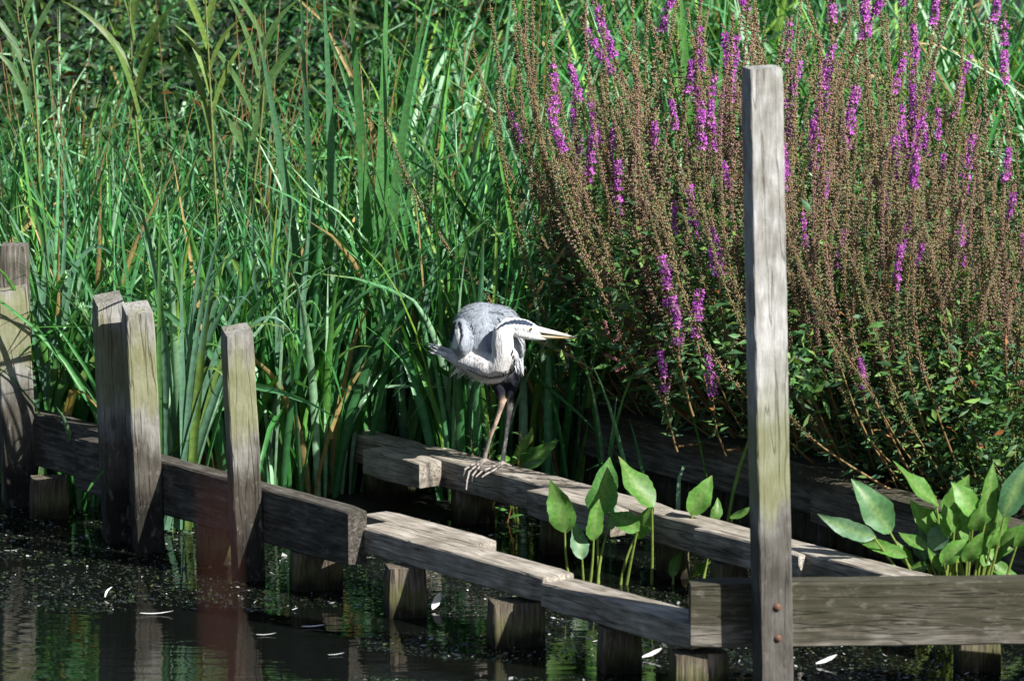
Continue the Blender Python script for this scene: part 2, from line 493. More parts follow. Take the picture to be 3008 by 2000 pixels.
# --- posts
def post(px_top, py_top, ztop, lean_px, wx, wy, rot, mat, label, yb=None, name="wooden_post", tilt_end=0.0, bend=0.0, end_slope=0.0, yd=None):
    """front-face centre at the top given by its pixel, at depth yd"""
    t = ony(px_top, py_top, yd)
    L = t[2] + 0.3
    base = t + np.array([lean_px * L, 0.0, -L])
    f = np.array([math.sin(rot), -math.cos(rot), 0])
    off = -f * wy / 2
    return upright(name, t + off, base + off, wx, wy, rot, mat, label, "post", None, bend, tilt_end, end_slope)

def face_depth(edge_px, edge_py, b, z, wx, rot):
    """depth of the front-face centre of a post whose front right edge touches the plank face b at pixel column edge_px"""
    best = None
    for a in np.linspace(-3, 2, 5001):
        q = ab(a, b, z)
        v = q - CAM; px = 1504 + v.dot(RGT) / v.dot(FWD) * DIST / SPX
        if best is None or abs(px - edge_px) < best[0]: best = (abs(px - edge_px), q)
    return best[1][1] - math.sin(rot) * wx / 2
d12 = math.radians(12)
post(34, 845, .8, .042, .104, .10, d12, M_POST, "thick grey post cut off by the left edge of the picture", yd=face_depth(98, 1260, .071, .29, .104, d12), tilt_end=-.02, end_slope=.02)
post(36, 724, .8, .0, .085, .085, math.radians(-5), M_CROSS, "post almost hidden behind the leftmost post, shaded by reed blades", yd=.42, end_slope=0)
post(325, 884, .8, .038, .088, .10, d12, M_POST, "grey post with peeling pale patch, rear one of the pair at the left", yd=face_depth(378, 1300, -.004, .28, .088, d12), tilt_end=-.02, end_slope=.012)
post(411, 912, .8, .04, .087, .10, d12, M_POST, "green-stained post in front in the pair of posts at the left", yd=face_depth(477, 1345, -.004, .28, .087, d12), tilt_end=-.026, end_slope=.005)
post(704, 976, .8, .042, .085, .10, d12, M_POST, "lone green-stained post standing where the dark plank rail nears its end", yd=face_depth(772, 1425, -.004, .28, .085, d12), tilt_end=-.016, end_slope=.008)

# tall post on the right with two bolts
tp = post(2252, 205, 1.7, .024, .094, .10, math.radians(14), M_TALL, "tall bare grey post bolted to the cross beam", yd=-2.43, name="tall_post", bend=-.0, tilt_end=.004)
def bolt(px, py, r):
    bm = bmesh.new()
    bmesh.ops.create_uvsphere(bm, u_segments=14, v_segments=8, radius=r)
    for v in bm.verts: v.co.z *= 0.55
    ring = bmesh.ops.create_cone(bm, cap_ends=True, segments=18, radius1=r * 1.35, radius2=r * 1.25, depth=.004)
    me = bpy.data.meshes.new("bolt"); bm.to_mesh(me); bm.free()
    for p in me.polygons: p.use_smooth = True
    me.materials.append(M_RUST)
    o = mkobj("bolt", me)
    y = -2.43
    p = ony(px, py, y - .002)
    o.parent = tp
    o.matrix_world = Matrix.Translation(p) @ Matrix.Rotation(math.radians(14), 4, 'Z') @ Matrix.Rotation(math.pi / 2, 4, 'X')
    return o

bolt(2284, 1783, .0085); bolt(2286, 1874, .0078)
# --- short piles carrying the rails
def stub(a, b, ztop, wx, wy, rot, label, top_tilt=0.0):
    t = ab(a, b, ztop)
    upright("support_pile", t, t - np.array([0, 0, ztop + .3]), wx, wy, rot, M_STUB, label, "pile", "short piles under the rails", 0, top_tilt)
def stub_px(px, py, ztop, wx, wy, rot, label, top_tilt=0.0):
    """px,py: centre of its front face at the waterline"""
    p = onz(px, py, 0.0)
    f = np.array([math.sin(rot), -math.cos(rot), 0])
    t = p - f * wy / 2 + np.array([0, 0, ztop])
    upright("support_pile", t, t - np.array([0, 0, ztop + .3]), wx, wy, rot, M_STUB, label, "pile", None, 0, top_tilt)
r12 = math.radians(10)
stub_px(150, 1525, .125, .115, .09, r12, "sunlit pile under the dark plank right of the leftmost post")
stub_px(636, 1660, .113, .10, .09, r12, "pile under the dark plank just left of the lone green-stained post")
stub_px(935, 1735, .113, .15, .09, r12, "wide shaded pile under the sawn end of the dark plank")
stub_px(1198, 1815, .148, .115, .09, r12, "first pile under the middle rail, seen from the dark plank")
stub_px(1525, 1902, .13, .155, .10, r12, "wide pile with green moss at its foot under the middle rail's joint")
stub_px(1828, 1978, .128, .115, .09, r12, "pile under the middle rail nearest to the cross beam")
stub_px(2062, 2042, .118, .155, .09, r12, "pale pile under the left end of the cross beam")
stub_px(2880, 1975, .115, .12, .09, r12, "dark pile under the cross beam near the right edge")
stub_px(1150, 1475, .108, .155, .09, r12, "pile under the lapped block left of the heron")
stub_px(1397, 1540, .108, .125, .09, r12, "pile under the rail just below the heron's feet")
stub_px(1640, 1628, .108, .085, .09, r12, "dark pile under the far rail between heron and broad water leaves")
stub_px(1985, 1700, .108, .085, .09, r12, "dark pile under the far rail behind the second clump of water leaves")
stub_px(2150, 1760, .108, .10, .09, r12, "dark pile under the far rail beside the tall post")
stub_px(2365, 1570, .09, .105, .09, r12, "free-standing weathered pile with a slanting top right of the tall post", .02)

# ------------------------------------------------------------------ blades
def blades(base, L, W, phi, a0, bend, power=1.6, twist=None, kink=None, K_=7, fold=0.3, taper=0.55, cols=None, tipcol=None):
    """many strap leaves at once: returns V, F, colours"""
    n = len(base)
    s = np.linspace(0, 1, K_ + 1)[None, :]
    ang = a0[:, None] + bend[:, None] * s ** power
    if kink is not None:
        sk, ka = kink
        ang = ang + ka[:, None] * np.clip((s - sk[:, None]) * 12, 0, 1)
    seg = (L / K_)[:, None]
    dx = np.sin(ang) * seg; dz = np.cos(ang) * seg
    X = np.concatenate([np.zeros((n, 1)), np.cumsum(dx[:, 1:], 1)], 1)
    Zz = np.concatenate([np.zeros((n, 1)), np.cumsum(dz[:, 1:], 1)], 1)
    hx, hy = np.cos(phi)[:, None], np.sin(phi)[:, None]
    C = np.stack([base[:, 0:1] + X * hx, base[:, 1:2] + X * hy, base[:, 2:3] + Zz], -1)
    Tn = np.stack([np.sin(ang) * hx, np.sin(ang) * hy, np.cos(ang)], -1)
    wv = np.stack([-np.sin(phi), np.cos(phi), np.zeros(n)], -1)[:, None, :] * np.ones((1, K_ + 1, 1))
    nv = np.cross(Tn, wv)
    if twist is None: twist = np.zeros((n, 2))
    tw = twist[:, 0:1] + twist[:, 1:2] * s
    ct, st = np.cos(tw)[..., None], np.sin(tw)[..., None]
    wd = wv * ct + nv * st
    nn = nv * ct - wv * st
    prof = np.minimum(1.0, 0.75 + s * 1.2) * np.clip((1 - s) / taper, 0, 1) ** 0.8
    prof = np.maximum(prof, 0.02)
    hw = (W[:, None] / 2 * prof)[..., None]
    Lf = C - wd * hw; Rt = C + wd * hw; Md = C - nn * hw * fold * 2
    V = np.stack([Lf, Md, Rt], 2).reshape(-1, 3)
    idx = np.arange(n)[:, None] * (K_ + 1) * 3 + np.arange(K_)[None, :] * 3
    f1 = np.stack([idx, idx + 1, idx + 4, idx + 3], -1)
    f2 = np.stack([idx + 1, idx + 2, idx + 5, idx + 4], -1)
    F = np.concatenate([f1, f2], 1).reshape(-1, 4)
    if cols is None: cols = np.tile([0.08, 0.16, 0.07], (n, 1))
    c = np.repeat(cols[:, None, :], K_ + 1, 1)
    if tipcol is not None:
        tc, amt = tipcol
        k = (np.clip((s - (1 - amt[:, None])) / 0.25, 0, 1) * (amt[:, None] > 0))[..., None]
        c = c * (1 - k) + np.asarray(tc)[None, None, :] * k
    c = (np.repeat(c[:, :, None, :], 3, 2) * np.array([.88, 1.28, .88])[None, None, :, None]).reshape(-1, 3)
    return V, F, c

PAL_SEDGE = np.array([[0.055, 0.195, 0.070], [0.095, 0.260, 0.120], [0.040, 0.165, 0.040], [0.085, 0.235, 0.050], [0.17, 0.29, 0.055], [0.23, 0.40, 0.25]])
def sedge_cols(n, r, w=(.25, .24, .22, .12, .03, .14), dry=0.025):
    i = r.choice(len(PAL_SEDGE), n, p=np.array(w) / np.sum(w))
    c = PAL_SEDGE[i] * r.uniform(0.55, 1.3, (n, 1))
    d = r.random(n) < dry
    c[d] = np.array([0.34, 0.25, 0.11]) * r.uniform(0.6, 1.1, (d.sum(), 1))
    return c

def rand_blades(pts, r, Lr, Wr, lean=(0, 0), a0=(0.02, 0.28), bend=(0.1, 1.3), kinkp=0.12, **kw):
    n = len(pts)
    phi = OUTW[n] + r.normal(0, .7, n) if n in OUTW else r.uniform(0, 2 * np.pi, n)
    if lean[1] > 0:
        sel = r.random(n) < lean[1]
        phi[sel] = lean[0] + r.normal(0, 0.6, sel.sum())
    tw = np.stack([r.uniform(-1.3, 1.3, n), r.normal(0, 0.8, n)], 1)
    sk = r.uniform(0.45, 0.85, n)
    ka = np.where(r.random(n) < kinkp, r.uniform(0.6, 1.9, n), 0.0)
    Ls_ = r.uniform(*Lr, n) * np.where((pts[:, 0] < -.45) & (pts[:, 1] > 1.0) & (pts[:, 1] < 6), kw.pop('low', 1.0), 1.0)
    return blades(pts, Ls_, r.uniform(*Wr, n), phi, r.uniform(*a0, n), r.uniform(*bend, n) ** 1.0,
                  twist=tw, kink=(sk, ka), cols=kw.pop('cols', sedge_cols(n, r)),
                  tipcol=((0.33, 0.24, 0.10), np.where(r.random(n) < 0.14, r.uniform(0.02, 0.15, n), 0)), **kw)

OUTW = {}
def clumped(n, amin, amax, bmin, bmax, r, nclump, spread):
    ca = r.uniform(amin, amax, nclump); cb = r.uniform(bmin, bmax, nclump)
    i = r.integers(0, nclump, n)
    a = ca[i] + r.normal(0, spread, n); b = cb[i] + r.normal(0, spread, n)
    k = (a > amin - .05) & (a < amax + .03) & (b > bmin) & (b < bmax)
    da, db = (a - ca[i])[k], (b - cb[i])[k]
    a, b = a[k], b[k]
    out = AU[None] * da[:, None] + BU[None] * db[:, None]
    p = ORG[None] + AU[None] * a[:, None] + BU[None] * b[:, None]
    p[:, 2] = np.maximum(ground_h(p[:, 0], p[:, 1]), -.1)
    OUTW[len(p)] = np.arctan2(out[:, 1], out[:, 0])
    return p

def stuff(name, parts, mat, label, cat):
    off = 0; Vs = []; Fs = []; Cs = []
    for V, F, c in parts:
        Vs.append(V); Fs.append(F + off); Cs.append(c); off += len(V)
    o = mkobj(name, mesh(name, np.concatenate(Vs), np.concatenate(Fs), np.concatenate(Cs), smooth=True), mat)
    return setp(o, label, cat, kind="stuff")

r = np.random.default_rng(21)
# front sedge behind the left rail
p1 = clumped(1700, -3.4, -.90, .16, 1.0, r, 75, .055)
p2 = clumped(1250, -3.8, -.55, 1.10, 1.75, r, 55, .06)
stuff("sedge_bed", [rand_blades(p1, r, (.5, 1.15), (.015, .033), lean=(-.6, .12), a0=(.0, .22), bend=(.0, 1.15), kinkp=.15),
                    rand_blades(p2, r, (.6, 1.25), (.015, .030), lean=(-.3, .12), a0=(.0, .25), bend=(.0, 1.2), kinkp=.15, low=.86)],
      M_SEDGE, "dense blue-green sedge standing in the water behind the left posts", "sedge")
# sedge further back
p3 = clumped(4200, -6.5, -.45, 1.75, 5.5, r, 240, .10)
a_, b_ = toab(p3)
thin = (p3[:, 0] < -.55) & (p3[:, 1] > 1.1) & (r.random(len(p3)) < .7)
kp = ~((a_ > -.95) & (b_ < 3.0)) & ~thin
OUTW[int(kp.sum())] = OUTW[len(p3)][kp]
p3 = p3[kp]
stuff("sedge_bed", [rand_blades(p3, r, (.8, 1.4), (.013, .028), lean=(.2, .25), low=.8, a0=(.0, .35), bend=(.1, 1.4), kinkp=.3,
                                cols=sedge_cols(len(p3), r, (.22, .18, .22, .2, .07, .11), .04))],
      M_SEDGE, "tangled green sedge filling the bank behind the heron up to the top edge", "sedge")
p4 = clumped(3600, -.9, 2.4, 3.3, 7.5, r, 200, .11)
stuff("sedge_bed", [rand_blades(p4, r, (.9, 1.5), (.014, .030), lean=(2.6, .3), a0=(.0, .35), bend=(.1, 1.4), kinkp=.35,
                                cols=sedge_cols(len(p4), r, (.26, .3, .12, .1, .04, .18), .04))],
      M_SEDGE, "pale glaucous sedge behind the loosestrife at the top right", "sedge")

# ------------------------------------------------------------------ single leaves from control points
def nrm(v):
    v = np.asarray(v, float); return v / (np.linalg.norm(v) + 1e-12)

def strap(p0, p1, p2, width, facing=(0.25, -1, 0.35), roll=0.0, twist=0.0, K_=10, fold=0.18, taper=.6, base_w=.8, curl=0.0, shape="strap"):
    t = np.linspace(0, 1, K_ + 1)[:, None]
    p0, p1, p2 = map(lambda q: np.asarray(q, float), (p0, p1, p2))
    C = (1 - t) ** 2 * p0 + 2 * t * (1 - t) * p1 + t ** 2 * p2
    T = np.gradient(C, axis=0); T /= np.linalg.norm(T, axis=1)[:, None] + 1e-9
    f = nrm(facing)
    N = f[None] - T * (T @ f)[:, None]; N /= np.linalg.norm(N, axis=1)[:, None] + 1e-9
    S = np.cross(T, N)
    an = roll + twist * t
    S2 = S * np.cos(an) + N * np.sin(an); N2 = N * np.cos(an) - S * np.sin(an)
    tt = t[:, 0]
    if shape == "strap":
        pr = np.minimum(1, base_w + tt) * np.clip((1 - tt) / taper, 0, 1) ** .8
    else:                                                  # lance-ovate blade
        pr = np.sin(np.pi * np.clip(tt, 0, 1) ** .72) ** .95 * (1 + .06 * np.sin(tt * 15 + width * 900) + .04 * np.sin(tt * 37 + width * 2100))
    pr = np.maximum(pr, .015)[:, None]
    hw = width / 2 * pr
    rows = []
    for q in (-1, -.5, 0, .5, 1):
        lift = fold * (abs(q)) + curl * q * q
        wob = (0.06 if shape == 'strap' else .16) * np.sin(tt * 9 + q * 2 + width * 300)[:, None] * abs(q)
        rows.append(C + S2 * hw * q + N2 * hw * (lift + wob))
    V = np.stack(rows, 1).reshape(-1, 3)
    F = []
    for i in range(K_):
        for j in range(4):
            F.append((i * 5 + j, i * 5 + j + 1, (i + 1) * 5 + j + 1, (i + 1) * 5 + j))
    return V, np.array(F)

def leaf_obj(name, parent, V, F, col, mat, tip=None, tipfrom=.8, rows=5, vein=None):
    k = len(V) // rows
    c = np.tile(col, (len(V), 1)).reshape(k, rows, 3) * np.random.default_rng(len(bpy.data.objects)).uniform(.92, 1.08, (k, 1, 1))
    if tip is not None:
        q = np.clip((np.linspace(0, 1, k) - tipfrom) / .15, 0, 1)[:, None, None]
        c = c * (1 - q) + np.array(tip) * q
    if vein is not None: c[:, 2] = c[:, 2] * .45 + np.array(vein) * .55
    o = mkobj(name, mesh(name, V - np.array(parent.location), F, c.reshape(-1, 3), smooth=True), mat, parent)
    return o

def tube(pts, rad, sides=6):
    pts = np.asarray(pts, float); n = len(pts)
    T = np.gradient(pts, axis=0); T /= np.linalg.norm(T, axis=1)[:, None] + 1e-9
    ref = np.array([0.31, 1, 0.17])
    A = np.cross(T, ref); A /= np.linalg.norm(A, axis=1)[:, None] + 1e-9
    B = np.cross(T, A)
    rad = np.broadcast_to(rad, (n,))
    an = np.linspace(0, 2 * np.pi, sides, endpoint=False)
    V = (pts[:, None] + (A[:, None] * np.cos(an)[None, :, None] + B[:, None] * np.sin(an)[None, :, None]) * rad[:, None, None]).reshape(-1, 3)
    F = []
    for i in range(n - 1):
        for j in range(sides):
            F.append((i * sides + j, i * sides + (j + 1) % sides, (i + 1) * sides + (j + 1) % sides, (i + 1) * sides + j))
    return V, np.array(F)

def bez(p0, p1, p2, n=8):
    t = np.linspace(0, 1, n)[:, None]
    p0, p1, p2 = map(lambda q: np.asarray(q, float), (p0, p1, p2))
    return (1 - t) ** 2 * p0 + 2 * t * (1 - t) * p1 + t ** 2 * p2

def kpt(x, y, Y):                      # pixel in the 2358-wide viewing copy -> point at depth Y
    return ony(x * K, y * K, Y)

rl = np.random.default_rng(3)
MPP = SPX * K

# ---- reedmace: broad strap leaves, a part each
def strap_plant(name, root, label, cat, leaves, Y, col, wscale=1.0, group=None):
    e = empty(name, root, label, cat, group)
    for (q0, q1, q2, wpx, *rest) in leaves:
        yy = Y + rl.uniform(-.12, .12)
        V, F = strap(kpt(*q0, yy), kpt(*q1, yy + rl.uniform(-.05, .05)), kpt(*q2, yy + rl.uniform(-.15, .1)), wpx * MPP * wscale,
                     roll=rl.normal(0, .45), twist=rl.normal(0, .4), K_=14, fold=.12)
        c = np.array(rest[0] if rest else col) * rl.uniform(.8, 1.2)
        leaf_obj("leaf", e, V, F, c, M_BROAD, tip=(.32, .25, .1) if rl.random() < .3 else None, tipfrom=.88)
    return e
RG = (0.065, 0.19, 0.06)
strap_plant("reedmace", ab(-1.0, 1.16, 0), "tall reedmace with broad upright blades reaching past the top edge", "reedmace", [
    ((868, 1060), (872, 420), (893, -90), 40), ((872, 1060), (880, 420), (995, -40), 30), ((862, 1060), (850, 420), (800, -60), 34),
    ((875, 1060), (905, 700), (960, 330), 30), ((850, 1060), (845, 760), (800, 480), 30), ((880, 1060), (960, 640), (1240, 470), 22),
    ((866, 1060), (930, 720), (1140, 520), 20), ((858, 1060), (850, 500), (835, 330), 34)], .75, RG)
strap_plant("reedmace", ab(-1.15, 1.1, 0), "reedmace with narrower upright blades left of the tallest blades", "reedmace", [
    ((740, 1060), (720, 500), (688, -90), 21), ((770, 1060), (775, 480), (742, -90), 32), ((745, 1060), (660, 380), (585, 30), 26),
    ((780, 1060), (790, 700), (760, 420), 26), ((720, 1060), (690, 760), (640, 560), 22), ((790, 1060), (720, 450), (1075, 345), 20),
    ((760, 1060), (740, 760), (700, 600), 26)], .8, (0.06, 0.155, 0.075))
strap_plant("reedmace", ab(-1.1, 3.4, .2), "single broad reed blades standing behind the loosestrife at the top", "reedmace", [
    ((1585, 420), (1580, 150), (1565, -40), 30), ((1600, 420), (1570, 200), (1530, 20), 22), ((1640, 420), (1650, 200), (1680, -20), 20)], 1.9, (0.06, 0.17, 0.04))

# ---- arching sedge tufts in front of the bed
G1, G2, G3 = (.10, .21, .14), (.07, .18, .05), (.13, .22, .05)
def tuft(px, py, label, arcs, Y, name="sedge_tuft"):
    rt = onz(px * K, py * K, 0.0); rt = np.array([rt[0], Y, 0.01])
    e = empty(name, rt, label, "sedge")
    arcs = list(arcs)
    for _ in range(9):
        x0_ = px + rl.normal(0, 60); dx_ = rl.choice([-1, 1]) * rl.uniform(20, 190); hh = rl.uniform(330, 640)
        arcs.append(((x0_ + dx_ * .25, py - hh * 1.15), (x0_ + dx_ * 1.1, py - hh * rl.uniform(.6, 1.0)), rl.uniform(12, 19), (G1, G1, G1, G2, G2, G2, G2, G3)[rl.integers(0, 8)]))
    for (q1, q2, wpx, c) in arcs:
        q0 = rt + np.array([rl.uniform(-.05, .05), rl.uniform(-.04, .04), 0])
        V, F = strap(q0, kpt(*q1, Y - .03), kpt(*q2, Y - rl.uniform(.0, .12)), wpx * MPP * 1.2, roll=rl.normal(0, .35), twist=rl.normal(0, .5), K_=16, fold=.3, taper=.75)
        leaf_obj("leaf", e, V, F, np.array(c) * rl.uniform(.85, 1.15), M_SEDGE, tip=(.34, .25, .1) if rl.random() < .5 else None, tipfrom=.9)
tuft(430, 1100, "arching sedge tuft between the pair of posts and the lone post", [
    ((420, 380), (160, 240), 13, G1), ((470, 520), (300, 470), 12, G2), ((395, 560), (260, 420), 14, G1), ((360, 700), (375, 330), 12, G2),
    ((430, 640), (560, 420), 12, G1), ((480, 660), (665, 760), 11, G3), ((400, 690), (230, 700), 12, G1), ((440, 700), (480, 480), 16, G1),
    ((410, 820), (420, 560), 18, G1), ((450, 800), (500, 600), 16, G1)], .02)
tuft(640, 1110, "arching sedge tuft right of the lone post", [
    ((700, 640), (720, 430), 16, G1), ((760, 700), (900, 590), 11, G2), ((640, 700), (620, 470), 16, G1), ((560, 560), (590, 430), 12, G1),
    ((740, 760), (860, 800), 10, G3), ((690, 800), (755, 1020), 12, G1), ((650, 520), (560, 590), 11, G1), ((710, 560), (980, 640), 10, G2),
    ((660, 830), (700, 620), 16, G1)], .55)
tuft(120, 1040, "arching sedge tuft between the leftmost post and the pair", [
    ((160, 620), (-20, 445), 13, G1), ((120, 560), (30, 600), 11, G2), ((180, 560), (140, 330), 13, G1), ((130, 700), (95, 480), 16, G1),
    ((150, 780), (180, 520), 18, G1), ((100, 760), (-30, 620), 12, G1), ((170, 650), (320, 560), 12, G1), ((140, 620), (70, 300), 12, G2)], .55)
tuft(960, 1060, "sedge tuft with bent blades left of the heron's legs", [
    ((960, 760), (1010, 620), 13, G1), ((1000, 850), (1150, 980), 12, G2), ((930, 830), (900, 640), 15, G1), ((1010, 900), (1090, 1030), 12, G2),
    ((960, 680), (1140, 640), 11, G2), ((940, 700), (1060, 440), 13, G1), ((900, 760), (850, 560), 14, G1), ((990, 800), (985, 1010), 12, G2),
    ((930, 560), (860, 380), 12, G1)], .62)

# ---- common reed at the upper left: stem with side leaves
def reed(base, top, Y, label, seed, n=7, col=(.13, .2, .045)):
    q = np.random.default_rng(seed)
    b0 = kpt(*base, Y); t0 = kpt(*top, Y); e = empty("common_reed", b0, label, "reed")
    V, F = tube(bez(b0, (b0 + t0) / 2 + [q.uniform(-.05, .05), 0, 0], t0, 10), np.linspace(.005, .002, 10))
    mkobj("stem", mesh("stem", V - b0, F, np.tile((.2, .22, .08), (len(V), 1)), smooth=True), M_SMALL, e)
    for i in range(n):
        k = .35 + .62 * i / n
        p = b0 + (t0 - b0) * k
        s_ = 1 if i % 2 else -1
        L = q.uniform(.22, .36)
        d = np.array([s_ * q.uniform(.15, .6), q.uniform(-.5, .2), q.uniform(.8, 1.5)]); d = nrm(d)
        p2 = p + d * L + np.array([s_ * .05, 0, -q.uniform(.0, .05)])
        V, F = strap(p, p + d * L * .55 + [0, 0, .03], p2, q.uniform(.018, .030), roll=q.normal(0, .4), twist=q.normal(0, .4), K_=10, fold=.15, taper=.7, base_w=.6)
        leaf_obj("leaf", e, V, F, np.array(col) * q.uniform(.8, 1.25), M_BROAD, tip=(.35, .26, .1) if q.random() < .3 else None)
reed((500, 520), (470, -60), .95, "yellow-green reed with wide side leaves at the upper left", 1)
reed((560, 560), (610, 20), 1.05, "reed leaning right between the yellow-green reed and the reedmace", 4, col=(.09, .17, .06))
reed((90, 420), (40, -40), 1.1, "reed with drooping leaves in the upper left corner", 9, col=(.08, .16, .06))
reed((330, 430), (300, -50), 1.5, "slender reed in the dark thicket at the upper left", 12, col=(.11, .18, .05))

# ------------------------------------------------------------------ small foliage clouds
def leaf_cloud(cent, L, W, r, cols, up=0.25, droop=.3):
    """lance leaves of four faces; cent (n,3)"""
    n = len(cent)
    d = r.normal(0, 1, (n, 3)); d[:, 2] = d[:, 2] * .5 + up; d /= np.linalg.norm(d, axis=1)[:, None]
    s_ = np.cross(d, r.normal(0, 1, (n, 3))); s_ /= np.linalg.norm(s_, axis=1)[:, None]
    nn = np.cross(d, s_)
    L = L[:, None]; W = W[:, None]
    b0 = cent; m = cent + d * L * .45 + nn * L * .05; t = cent + d * L - np.array([0, 0, 1]) * L * droop * .3
    l_ = m - s_ * W / 2 + nn * W * .2; r_ = m + s_ * W / 2 + nn * W * .2
    V = np.stack([b0, l_, m, r_, t], 1).reshape(-1, 3)
    i = np.arange(n)[:, None] * 5
    F = np.concatenate([i + np.array([[0, 2, 1]]), i + np.array([[0, 3, 2]]), i + np.array([[1, 2, 4]]), i + np.array([[2, 3, 4]])], 0)
    return V, F, np.repeat(cols, 5, 0)

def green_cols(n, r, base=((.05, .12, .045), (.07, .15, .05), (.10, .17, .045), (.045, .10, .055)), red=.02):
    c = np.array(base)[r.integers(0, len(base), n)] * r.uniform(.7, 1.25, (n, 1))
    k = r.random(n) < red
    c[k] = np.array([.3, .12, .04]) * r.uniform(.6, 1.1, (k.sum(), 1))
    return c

# scrub in the upper left thicket, leaf colours darkened in place of shade
r = np.random.default_rng(77)
n = 3600
sc = np.stack([r.uniform(-2.6, -.15, n), r.uniform(1.6, 3.6, n), r.uniform(.25, 1.25, n)], 1)
cc = r.uniform(0, 1, (60, 3)) * [2.4, 2, .9] + [-2.6, 1.6, .35]
i_ = r.integers(0, 60, n // 2); sc[:n // 2] = cc[i_] + r.normal(0, .1, (n // 2, 3))
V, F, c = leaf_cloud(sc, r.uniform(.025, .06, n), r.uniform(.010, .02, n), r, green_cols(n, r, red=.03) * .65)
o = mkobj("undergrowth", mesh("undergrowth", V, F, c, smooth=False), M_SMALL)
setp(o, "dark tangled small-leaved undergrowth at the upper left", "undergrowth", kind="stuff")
r = np.random.default_rng(78)
n = 16000
cc = np.stack([r.uniform(-5.0, .6, 170), r.uniform(3.6, 6.0, 170), r.uniform(.3, 1.75, 170)], 1)
sc = cc[r.integers(0, 170, n)] + r.normal(0, .16, (n, 3))
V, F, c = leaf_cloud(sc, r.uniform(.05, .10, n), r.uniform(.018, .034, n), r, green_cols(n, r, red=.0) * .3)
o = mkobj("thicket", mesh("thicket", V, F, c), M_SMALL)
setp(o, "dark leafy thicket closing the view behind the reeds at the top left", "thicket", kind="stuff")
# dry stems in it
stems = []
off = 0
for q in range(60):
    x0 = r.uniform(-2.2, -.2); y0 = r.uniform(1.3, 3.0); h = r.uniform(.7, 1.35)
    b0 = np.array([x0, y0, .1]); t0 = b0 + [r.normal(0, .2), r.normal(0, .1), h]
    V, F = tube(bez(b0, (b0 + t0) / 2 + r.normal(0, .05, 3), t0, 6), np.linspace(.003, .0015, 6), 4)
    stems.append((V, F, np.tile(np.array([.28, .19, .09]) * r.uniform(.5, 1.1), (len(V), 1))))
stuff("dry_stems", stems, M_SMALL, "thin dry brown stems standing in the upper left thicket", "dry stems")

# ------------------------------------------------------------------ purple loosestrife
CAP_BR = np.array([[.20, .13, .09], [.25, .18, .115], [.16, .125, .075], [.24, .12, .125], [.15, .17, .07], [.13, .17, .06]])
def octa(cent, axis, ln, rad, r):
    n = len(cent)
    axis = axis / np.linalg.norm(axis, axis=1)[:, None]
    A = np.cross(axis, r.normal(0, 1, (n, 3))); A /= np.linalg.norm(A, axis=1)[:, None]
    B = np.cross(axis, A)
    ln = ln[:, None]; rad = rad[:, None]
    V = np.stack([cent - axis * ln * .5, cent + A * rad, cent + B * rad, cent - A * rad, cent - B * rad, cent + axis * ln * .5], 1).reshape(-1, 3)
    i = np.arange(n)[:, None] * 6
    F = np.concatenate([i + np.array([q]) for q in ([0, 2, 1], [0, 3, 2], [0, 4, 3], [0, 1, 4], [5, 1, 2], [5, 2, 3], [5, 3, 4], [5, 4, 1])], 0)
    return V, F

